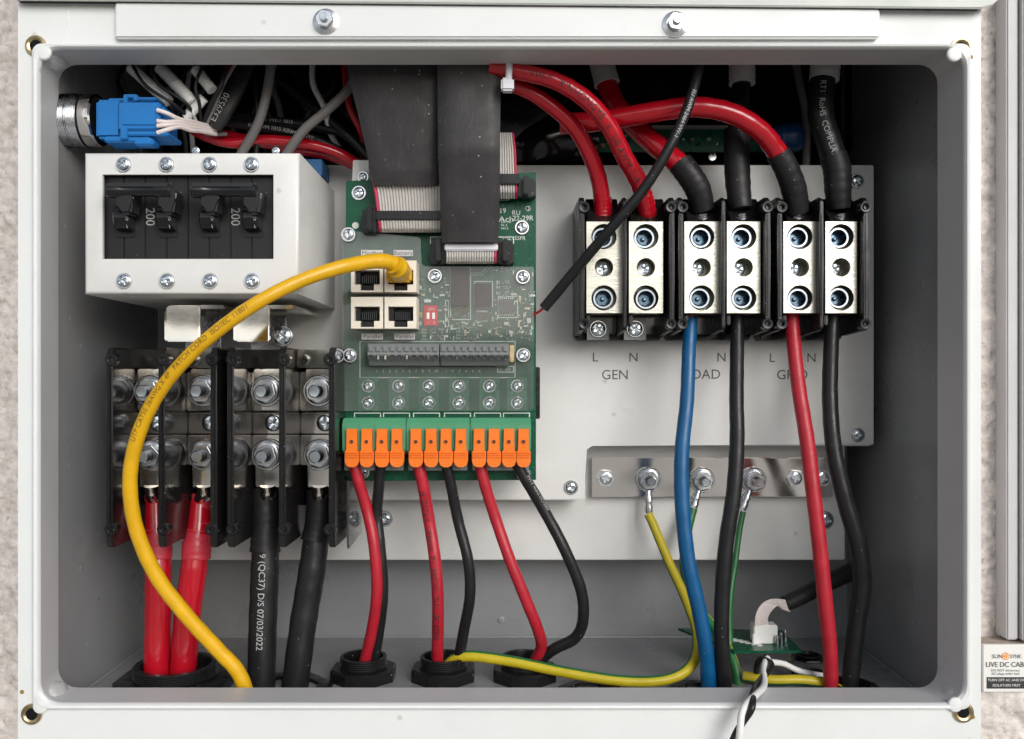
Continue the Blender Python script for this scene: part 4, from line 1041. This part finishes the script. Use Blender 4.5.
def flat_sleeve(root, rows, th, m, name='sleeve', per=8):
    P = []
    for a_, b_ in zip(rows, rows[1:]):
        for j in range(per): t_ = j/per; t_ = t_; P.append([a_[i]+(b_[i]-a_[i])*t_ for i in range(4)])
    P.append(list(rows[-1])); mm = M(); g_ = []
    for (xl, xr, py, d) in P:
        a_, b_ = W(xl, py, d), W(xr, py, d); row = []; n_ = 14
        for i in range(n_+1): t_ = i/n_; row.append(a_.lerp(b_, t_)+Vector((0, -th*(1-abs(2*t_-1)**6)-1.2*math.sin(math.pi*t_), 0)))
        for i in range(n_+1): t_ = 1-i/n_; row.append(a_.lerp(b_, t_)+Vector((0, th*(1-abs(2*t_-1)**6), 0))) if 0 < i < n_ else None
        g_.append(row)
    mm.grid(g_, True); mm.build(name, m, root, sharp=60)
rc1 = thing('ribbon_cable', 'wide ribbon cable in a black sleeve slanting to the upper left board connector', 'ribbon cable', W(405, 232, BD-16), 'sleeved ribbon cables')
flat_sleeve(rc1, [(343,441,50,66.0), (349,441,80,68.0), (357,440,110,72.0), (364,440,140,78.0), (371,440,172,84.0), (373.5,440,186,88.0)], 3.2, 'sleeve_black')
a = M()
ribbon(rc1, [(372,441,180,91.0), (375,441,197,94.0), (376.5,441,210,96.0), (377.5,441,221,96.0), (378.5,441,229,99.0), (379,441,232.6,106.0)], 22, 'l')
a = M(); a.pbox(376, 210.5, 441, 220, 92, 104, 1.2); a.build('strain_clip', 'plastic_black', rc1)
rc2 = thing('ribbon_cable', 'grey ribbon cable in a straight black sleeve with white strap at its end', 'ribbon cable', W(471, 264, BD-16), 'sleeved ribbon cables')
flat_sleeve(rc2, [(437,501,48,50), (437.5,500.5,100,54.0), (438,500,150,54.0), (440,499.5,200,68.0), (442,498.5,243,80.0)], 4.5, 'sleeve_black')
ribbon(rc2, [(445,497.5,240,88.0), (446,497,250,88.0), (446,496.5,257,88.0), (446,496.5,262,92.0), (446,496.5,264,102.0)], 20, 'r')
a = M(); a.pbox(444.5, 243.5, 498, 250.3, 83, 100, 1.2); a.build('white_strap', 'strap_white', rc2)
rc3 = thing('ribbon_cable', 'narrow grey ribbon cable with a red edge half hidden right of the black sleeves', 'ribbon cable', W(508, 199, BD-16), 'sleeved ribbon cables')
flat_sleeve(rc3, [(478,560,100,145.0), (485,548,115,135.0), (494,524,130,120.0), (497,516,138,110.0)], 3, 'shrink_black')
ribbon(rc3, [(497,514,133,108.0), (497,516,150,100.0), (497,517,175,96.0), (497,517.5,192,97.0), (497,517.5,199,106.0)], 8, 'r')
a = M(); a.pbox(496, 173.5, 519, 184, 91, 104, 1.2); a.build('strain_clip', 'plastic_black', rc3)

# ================================================================== YELLOW PATCH CORD
yc = thing('patch_cord', 'yellow network patch cord plugged into the Battery socket, sweeping over the breakers to the floor', 'cable', W(249, 694, 66))
YP = [(400,271,72), (397,266,54), (386,261.5,42), (368,262,30), (338,268,12), (300,281,-2), (262,300,-14), (225,325,-16), (188,357,-10), (158,394,0), (138,436,8), (130,480,14), (136,528,22), (156,575,32), (186,615,44), (218,650,56), (238,672,62), (249,700,66)]
cable('sheath', None, None, YP, [15.5,15.5,15.5,15,14.5,14,14,14,14,14.2,14.5,14.5,14.8,15,15,15,15,15], 'cable_yellow', parent=yc, n=20)
P_ = [W(*p) for p in YP][::-1]
m = M(); pth = spline(P_, 8); wrap_text(m, pth, [ 14.5/2*k(q_.y) for q_ in pth], 'UTP CAT5E 26AWG X 4P   PATCH CORD  ISO/IEC 11801', 5.2, 318, -10, False); m.build('printed_text', 'ink_yellow', yc, recalc=False)
m = M(); m.tube(spline([W(393,264.5,46), W(397,267,52), W(399,270,62), W(400,272,76)], 5), [8.8*1.1]*5+[10.6*1.1]*6+[10.8*1.1]*5, 22); m.build('strain_relief', 'cable_yellow', yc)
m = M(); m.pbox(386, 266, 411, 281.5, 74, 92, 2); m.build('plug_boot', 'cable_yellow', yc)
for i in range(3):
    M().pbox(404+i*2.3, 267.5, 405.3+i*2.3, 279, 72.6, 74.2, .4).build('boot_rib', 'cable_yellow', yc)

# ================================================================== THIN CABLES FROM THE LEVER TERMINALS
gc = 'control cables hanging from the orange levers'
C2 = [('thin red cable from the first orange lever, crossing into the left gland', [(354,463,100), (358,480,102), (367,510,110), (374,545,106), (377,590,110), (372,630,126), (363,668,146)], 11.5, 'cable_red_dull', ()),
      ('thin black cable beside the first red one, entering the left gland', [(381,463,100), (379,485,104), (377,515,114), (380,545,112), (383,590,116), (379,630,132), (372,670,150)], 11, 'cable_black', ()),
      ('thin red printed cable from the fifth orange lever, hanging nearly straight', [(418,463,100), (423,485,102), (429,520,110), (435,560,106), (438,605,112), (437,670,150)], 12, 'cable_red_dull', [('H1Z2Z2-K  1X6mm  PV1500DC  TUV  IEC 62930', 6.0, 30, 10, False, 'ink')]),
      ('thin black cable entering the middle gland, bowed to the right', [(446,463,100), (451,485,104), (458,520,112), (468,560,108), (470,595,114), (464,630,130), (457,668,150)], 11, 'cable_black', ()),
      ('thin red cable sloping right from the ninth orange lever to the right gland', [(480,463,100), (485,485,102), (496,520,108), (510,560,104), (526,600,108), (538,630,120), (541,648,136), (531,668,150)], 11.5, 'cable_red_dull', ()),
      ('thin black cable bowed far right with a kink above the right gland', [(516,463,100), (526,480,102), (545,512,108), (565,550,104), (581,590,108), (583,620,116), (575,638,124), (556,648,134), (543,658,144), (538,672,150)], 11.5, 'cable_black', [('PV1-F 4mm2 DC1500V', 3.4, 18, -42, False, 'print_white')])]
for lab, pts, w_, mt, tx in C2: cable('control_cable', lab, 'cable', pts, w_, mt, group=gc, texts=tx, part='sheath')

# ================================================================== GLANDS ON THE FLOOR
def gland(px, d, r, h, label, group, ring=True):
    x = (px-508)*k(d); z = WF
    root = thing('cable_gland', label, 'cable gland', (x, d, z), group)
    m = M(); n_ = 8
    poly = [(x+r*math.cos(R(360/n_*i+22.5)), d+r*math.sin(R(360/n_*i+22.5))) for i in range(n_)]
    # nut as a ring
    inn = [(x+r*.70*math.cos(R(360/n_*i+22.5)), d+r*.70*math.sin(R(360/n_*i+22.5))) for i in range(n_)]
    V = m.bm.verts.new; z0, z1 = z+.4, z+h*.55
    A = [[V((p[0], p[1], zz)) for p in pl] for pl, zz in ((poly, z0), (poly, z1-1.5), ([(x+(p[0]-x)*.95, d+(p[1]-d)*.95) for p in poly], z1), (inn, z1), (inn, z0))]
    for a_, b_ in zip(A, A[1:]):
        for i in range(n_): m.bm.faces.new((a_[i], a_[(i+1)%n_], b_[(i+1)%n_], b_[i]))
    m.build('lock_nut', 'plastic_black', root)
    if ring:
        rr = r*.70; prof = [(rr, 0)]; q_ = 1.0
        while q_ < h-2: prof += [(rr, q_), (rr-.9, q_+1)]; q_ += 2.4
        prof += [(rr, h-1), (rr-.8, h), (rr*.84, h), (rr*.82, h-2), (rr*.80, 1)]
        m = M(); m.lathe((x, d, z+.5), (0,0,1), prof, 36, False); m.build('threaded_ring', 'plastic_black', root)
        m = M(); m.lathe((x, d, z+1.0), (0,0,1), [(rr*.8,0),(rr*.8,.5),(0,.5)], 30); m.build('gland_bore', 'cavity_black', root)
    return root
gg = 'black cable glands in the enclosure floor'
gland(363.5, 150, 39, 26, 'black cable gland holding the first red and black thin pair', gg)
gland(443.5, 150, 39, 26, 'black cable gland with a yellow green cable curving into it', gg)
gland(524.5, 150, 39, 26, 'black cable gland beneath the kinked black cable', gg)
gland(176, 118, 66, 27, 'large black gland round the two thick red cables', gg)
gland(284, 108, 56, 8, 'low black gland ring under the two thick black cables', gg, False)
gland(590, 96, 38, 9, 'low black blanking nut on the floor between the glands and the blue cable', gg, False)
gland(702, 96, 38, 9, 'low black nut on the floor round the foot of the blue cable', gg, False)
gland(812, 150, 24, 7, 'small black gland at the foot of the red grid cable', gg)
gland(852, 112, 34, 7, 'black gland at the foot of the right black cable', gg, True)
gland(808, 225, 22, 5, 'small black empty hole ring behind the red grid cable', gg)

# ================================================================== SMALL BOARD AT LOWER RIGHT
ZB2 = -312
sb = thing('sensor_board', 'small green circuit board lying flat low on the right with a white plug', 'circuit board', Vector((300, 170, ZB2)))
def onz(px, py, z=ZB2): kk = z/(380-py); return ((px-508)*kk, (kk-1)*D)
poly = [onz(678,628), onz(782,630), onz(802,650.5), onz(734,651)]
M().prism(poly, ZB2-3, ZB2, .4, axis='z').build('board', 'pcb', sb)
for i in range(5):
    p = onz(735+i*6, 640+i*1.2); M().box(p[0]-3, p[0]+3, p[1]-6, p[1]+6, ZB2+.1, ZB2+.4).build('silkscreen_mark', 'silk', sb)
p = onz(764, 642); 
M().box(p[0]-14, p[0]+14, p[1]-8, p[1]+10, ZB2+.2, ZB2+22, 1).build('plug_housing', 'wire_white', sb)
M().box(p[0]-16, p[0]-10, p[1]-10, p[1]-6, ZB2+.2, ZB2+12, .8).build('plug_key', 'wire_white', sb)
for i in range(3):
    q = onz(777+i*4, 645-i*3)
    m = M(); m.lathe((q[0], q[1], ZB2), (0,0,1), [(2.2,0),(2.2,8),(1.6,11),(0,11)], 10); m.build('pin', 'steel_dark', sb)
for (x_, y_) in ((700, 636), (790, 646)):
    q = onz(x_, y_); m = M(); m.lathe((q[0], q[1], ZB2-36), (0,0,1), [(5,0),(5,33)], 8); m.build('standoff', 'steel', sb)
ws_ = thing('flat_wire_loom', 'bunch of pinkish white wires curving from the white plug into a black sleeve', 'wires', W(790, 600, 170))
for i in range(8):
    cable('wire', None, None, [(755.5+i*2.0,632,166+i*.5), (756+i*1.6,617,164), (761+i*2.2,606-i*.1,164), (771+i*1.6,600+i*1.2,168), (786+i*.5,600.5+i*1.5,175)], 2.1, 'wire_pink', parent=ws_, n=8)
flat_ = [(785,604,177), (800,597,186), (820,586,200), (850,572,220)]
cable('black_sleeve', None, None, flat_, [15,16,17,18], 'shrink_black', parent=ws_)
# twisted pair leaving over the lip
tw = 'twisted pair leaving over the lower lip'
def twist(ph, mt, lab):
    base = spline([W(765,658,120), W(768,664,104), W(762,682,60), W(752,700,-14), W(742,722,-26), W(730,760,-30)], 10)
    pts = []
    for i, p in enumerate(base):
        a_ = ph+i*.26; pts.append(p+Vector((math.cos(a_)*3.7, math.sin(a_)*3.0, 0)))
    m = M(); m.tube(pts, [3.5]*len(pts), 12)
    o = m.build('signal_wire', mt, loc=pts[-1], sharp=60); tag(o, lab, 'wire', tw)
twist(0, 'wire_white', 'thin white wire twisted with a black one, hanging over the lower lip')
twist(math.pi, 'cable_black', 'thin black wire twisted with a white one, hanging over the lower lip')
cable('signal_wire', 'thin white wire arching from the twisted pair to the right behind the board', 'wire', [(771,662,118), (784,664,130), (797,670,134), (812,674,136), (826,676,140)], 6, 'wire_white')
cable('signal_wire', 'thin black wire with a bend beside the white one under the small board', 'wire', [(766,656,122), (758,662,124), (757,676,124), (768,684,122)], 5.5, 'cable_black')

# ================================================================== UPPER LEFT: CONNECTOR AND LOOM
bc = thing('panel_connector', 'blue plastic connector locked on a black threaded panel fitting at upper left', 'connector', W(110, 145, 66))
BX = W(60, 121, 66)
prof = [(0,0), (31,0), (31,6)]; h = 6
while h < 26: prof += [(27.6, h), (26.9, h+1.1)]; h += 2.0
prof += [(27.4, 27), (27.4, 40), (25, 43), (0, 43)]
m = M(); m.lathe(BX, (1,0,0), prof, 40, False); m.build('threaded_body', 'gloss_black', bc)
m = M(); m.lathe(BX, (1,0,0), [(27.6,31),(27.9,32),(27.9,42),(26,43.5)], 40, False); m.build('metal_ring', 'nickel', bc)
m = M(); q_ = 6; pr = []
while q_ < 29: pr += [(27.3, q_), (28.3, q_+.8)]; q_ += 1.7
sp = M(); sp.lathe(BX, (1,0,0), pr, 40, False)
sp.build('thread', 'steel', bc)
M().pbox(95, 99, 121, 138, 42, 92, 3).build('plug_body', 'blue_plastic', bc)
M().pbox(118, 102, 160, 130, 38, 88, 1.5).build('plug_shell', 'blue_plastic', bc)
for (a0,b0,a1,b1,d0,d1,bv) in ((123,94,136,98,42,58,1), (123,94,127,103,40,56,1), (133,94,137,101,40,56,1), (108,98,156,101.5,46,76,1), (137,97,156,100,44,58,1),
                       (120,127,127,139,34,56,1), (127,131,168,135.5,36,76,1), (104,136,150,142,38,66,1.4), (134,138,153,145,36,50,1.4), (158,107,165,134,44,80,1)):
    M().pbox(a0, b0, a1, b1, d0, d1, bv).build('latch_arm', 'blue_plastic', bc)
M().pbox(122, 106, 156, 125, 36.6, 39, .8).build('shell_panel', 'blue_plastic', bc)
gw = 'pinkish white leads from the blue connector'
for i, (y0, lab) in enumerate(((110,'top pinkish lead leaving the blue connector'), (121,'second pinkish lead leaving the blue connector, near its middle'), (126,'third pinkish lead leaving the blue connector'), (133,'bottom pinkish lead leaving the blue connector'))):
    cable('connector_lead', lab, 'wire', [(157,y0,36), (167,y0+(1.5-i)*2.2,38), (179,119+i*2.6,50), (190,121+i*3.0,66), (201,124+i*2.4,84), (216,128+i*2,104)], 4.4, 'wire_pink', group=gw, n=10)
gs = 'white sleeved joints in the wire loom'
for pts, w_, lab in (([(131,68,82), (140,76,80), (155,90,76), (169,102,74)], 11, 'long white sleeved joint above the blue connector'),
                     ([(160,68,86), (170,78,82), (181,90,82)], 12, 'white sleeved joint right of the longest one'),
                     ([(176,84,78), (187,96,74), (192,103,74)], 12, 'short white sleeved joint in the middle of the loom'),
                     ([(196,70,82), (204,80,78), (212,90,76)], 11, 'white sleeved joint nearest the black printed sleeve'),
                     ([(186,118,80), (195,108,78), (204,98,76)], 10, 'white sleeve end tilted up to the right under the loom')):
    cable('sleeved_joint', lab, 'sleeve', pts, w_, 'wire_white', group=gs)
gk = 'thin black wires in the upper left loom'
for pts, w_, lab in (([(196,58,110), (180,80,104), (170,100,100), (176,118,104), (184,132,112), (186,152,130)], 4.5, 'thin black wire looping down past the blue connector'),
                     ([(240,66,104), (225,82,100), (200,92,98), (182,104,102), (176,120,110)], 5.5, 'thin black wire arching over the white sleeves'),
                     ([(150,58,150), (165,80,140), (186,100,130), (200,122,124)], 4.5, 'thin black wire behind the white sleeved joints'),
                     ([(216,58,150), (205,75,140), (195,100,130), (188,118,124)], 4.5, 'thin black wire dropping between the white sleeves')):
    cable('loom_wire', lab, 'wire', pts, w_, 'cable_black', group=gk, n=10)
random.seed(12)
words = ['first','second','third','fourth','fifth','sixth','seventh','eighth','ninth','tenth','eleventh','twelfth','thirteenth','fourteenth']
for i in range(14):
    x0 = 128+i*16.5+random.uniform(-5, 5); x1 = x0+random.uniform(-26, 40); d0 = random.uniform(150, 205)
    mt = ['cable_black','cable_black','cable_grey','cable_black','wire_white','cable_black','cable_red_dull'][i % 7]
    wd = random.uniform(3.5, 7)
    col = {'cable_black':'black','cable_grey':'grey','wire_white':'white','cable_red_dull':'dark red'}[mt]
    cable('loom_wire', 'thin %s wire deep in the loom, %s from the left along the top edge' % (col, words[i]), 'wire',
          [(x0,58,d0), (x0+random.uniform(-10,14),84,d0-10), ((x0+x1)/2,108,d0-16), (x1+random.uniform(-8,8),134,d0), (x1+8,158,max(d0, 212)), (x1+8,176,236)], wd, mt, group='wires deep in the upper left loom', n=8)
for i, (x0, y0, d0, mt, wd, lab) in enumerate(((131,62,60,'cable_black',3.4,'leftmost thin black wire converging on the pinkish leads'), (168,98,78,'cable_black',4,'thin black wire leaving the long white joint'), (181,88,80,'wire_white',3.2,'thin white wire leaving the second white joint'),
        (150,60,66,'cable_black',3.6,'thin black wire passing between the first two white joints'), (192,102,78,'wire_white',3.2,'thin white wire leaving the short white joint'), (224,60,76,'cable_black',5,'black wire passing left of the printed sleeve'),
        (206,60,70,'cable_black',3.6,'thin black wire crossing the fourth white joint'), (236,62,84,'cable_grey',4,'grey wire crossing behind the printed sleeve'))):
    cable('loom_wire', lab, 'wire', [(x0,y0,d0), ((x0*2+196)/3+(i%3-1)*7,(y0*2+126)/3+2,d0-4), ((x0+196*2)/3+(i%2)*6,(y0+126*2)/3,d0+2), (197+i*1.2,125+i*.9,96), (212+i*2,134,118)], wd, mt, group='wires gathered behind the blue connector', n=8)
ps = thing('printed_sleeve', 'black flat heat shrink sleeve printed E329530 in the upper left loom', 'sleeve', W(212, 130, 100))
rows = []
for (cx_, cy_, d, w_) in ((250,52,110,20), (240,75,104,22), (228,97,98,25), (217,116,96,26), (211,127,98,22)):
    ux, uy = math.cos(R(-25)), math.sin(R(-25))
    rows.append([W(cx_+ux*w_/2*t_, cy_-uy*w_/2*t_, d)+Vector((0, -6*math.sqrt(max(0, 1-t_*t_)), 0)) for t_ in [q/8-1 for q in range(17)]] +
                [W(cx_+ux*w_/2*t_, cy_-uy*w_/2*t_, d)+Vector((0, 6*math.sqrt(max(0, 1-t_*t_)), 0)) for t_ in [1-q/8 for q in range(1, 16)]])
m = M(); V = m.grid(rows, True); m.bm.faces.new(V[0]); m.bm.faces.new(V[-1]); m.build('sleeve', 'shrink_black', ps, sharp=60)
m = M(); m.ptext('E329530', 6.6, 219.5, 107, 89, ang=61, stretch=.95); m.build('printed_text', 'print_white', ps, recalc=False)
gr_ = 'cables running behind the breaker cover at the top'
for pts, w_, mt, lab, tx in (
    ([(188,126,130), (205,136,128), (232,143,130), (262,140,134), (300,143,138), (335,152,146), (368,170,160)], 10.5, 'cable_red', 'upper red cable curving behind the top of the breaker cover', ()),
    ([(210,132,150), (250,140,150), (290,148,152), (330,156,158), (360,168,166)], 10, 'cable_red', 'lower red cable lying behind the upper one', ()),
    ([(215,120,140), (250,126,140), (290,132,142), (330,146,150), (368,168,158)], 9, 'cable_black', 'black printed cable just above the red ones', [('RU AWM 1015 XINHONGYE', 4.2, 40, 0, False, 'print_white')]),
    ([(220,110,160), (260,120,158), (300,124,158), (350,134,160)], 9, 'cable_black', 'black cable in the middle of the top bundle', [('FT1 VW-1 1015', 4.2, 50, 0, False, 'print_white')]),
    ([(262,62,170), (290,88,164), (320,112,158), (350,138,156), (372,160,160)], 10, 'cable_black', 'black cable descending diagonally towards the wide sleeve', ()),
    ([(276,60,190), (305,80,186), (335,104,180), (365,128,178)], 9, 'cable_black', 'black cable behind the diagonal one, further right', ()),
    ([(222,98,180), (240,110,176), (262,135,168), (270,160,160)], 8, 'cable_black', 'short black cable under the printed sleeve', ()),
    ([(272,56,110), (269,80,106), (264,105,104), (256,128,110), (240,156,128)], 9.5, 'cable_grey', 'left grey cable dropping behind the breaker cover', ()),
    ([(360,72,112), (346,92,108), (325,112,106), (303,131,110), (284,158,124)], 9.5, 'cable_grey', 'right grey cable slanting behind the breaker cover', ()),
    ([(252,60,130), (256,90,128), (257,125,130), (256,158,136)], 6, 'cable_black', 'straight black wire between the two grey cables', ())):
    cable('loom_cable', lab, 'cable', pts, w_, mt, group=gr_, texts=tx)
t = thing('blue_relay', 'small blue block behind the right edge of the breaker cover', 'relay', W(312, 195, 150))
M().pbox(300, 159, 322, 176, 142, 185, 1.2).build('relay_case', 'relay_blue', t)
M().pbox(303, 162, 309, 175, 139, 141.8, .8).build('relay_rib', 'blue_dark', t)
# ================================================================== DEEP TOP: boards and black film behind the cables
t = thing('rear_board', 'dark green circuit board deep behind the red cables', 'circuit board', W(690, 160, 290))
M().pbox(592, 127, 800, 152, 270, 274, .5).build('board', 'pcb_dark', t)
M().pbox(600, 125, 770, 128.4, 264, 276, .6).build('board_edge_strip', 'print_white', t)
random.seed(5)
for i in range(22):
    x = 600+i*8.3+random.uniform(-2,2); y = random.uniform(133, 147); s_ = random.uniform(1.6, 3.4)
    M().pbox(x, y, x+s_*1.3, y+s_, 264, 269.8, .5).build('component', random.choice(['steel','silk','plastic_black','steel','brass']), t)
m = M(); m.lathe(W(712,157,262), (0,-1,0), [(5,0),(5,2),(0,2.4)], 14); m.build('screw', 'steel', t)
t = thing('black_film_cover', 'glossy black insulating film behind the narrow ribbon cable', 'cover', W(560, 163, 230))
m = M(); rows = []
for j in range(8):
    v_ = j/7; rows.append([W(495+i*13, 100+62*v_, 235-10*math.sin(v_*3)+6*math.sin(i*.9+v_*2)) for i in range(9)])
m.grid(rows); m.build('film', 'gloss_black', t, sharp=80)
m = M(); m.ptext('WARNING HIGH VOLTAGE', 3, 555, 157, 222, stretch=1.1); m.bm.free()
t = thing('capacitor', 'dark blue round capacitor behind the right black cable', 'capacitor', W(797, 150, 190))
m = M(); m.lathe(W(786,138,190), (.9,-.35,0), [(0,-16),(14,-15),(17,-10),(17,14),(14,19),(7,22),(0,22.5)], 28); m.build('can', 'blue_dark', t)
m = M(); m.lathe(W(786,138,190), (.9,-.35,0), [(17.2,-4),(17.6,-3),(17.6,0),(17.2,1)], 28, False); m.build('can_groove', 'blue_dark', t)
cable('loom_cable', 'faint pinkish grey cable behind the right black mains cable', 'cable', [(795,60,230), (801,90,225), (806,120,222), (806,168,214)], 8, 'cable_grey', group=gr_)
for (x0,y0,x1,y1,d,lab) in ((600,72,700,120,300,'dim black module deep behind the thick red cables'), (704,85,755,118,305,'dim black module deep between the diagonal cable and grey sleeve'), (760,60,790,100,290,'dim upright black module left of the printed black cable'),
        (850,60,874,150,300,'dim upright black module at the far right of the dark space'), (320,60,440,140,280,'dim black module behind the wide black sleeve'), (110,60,200,100,300,'dim black module behind the white sleeved joints')):
    o = M().pbox(x0,y0,x1,y1,d,d+20,2).build('inverter_module', 'cavity_black', None, loc=W((x0+x1)/2,y1,d)); tag(o, lab, 'module', 'dim modules in the dark top of the enclosure')

for o in bpy.data.objects:
    if '_w' in o: del o['_w']
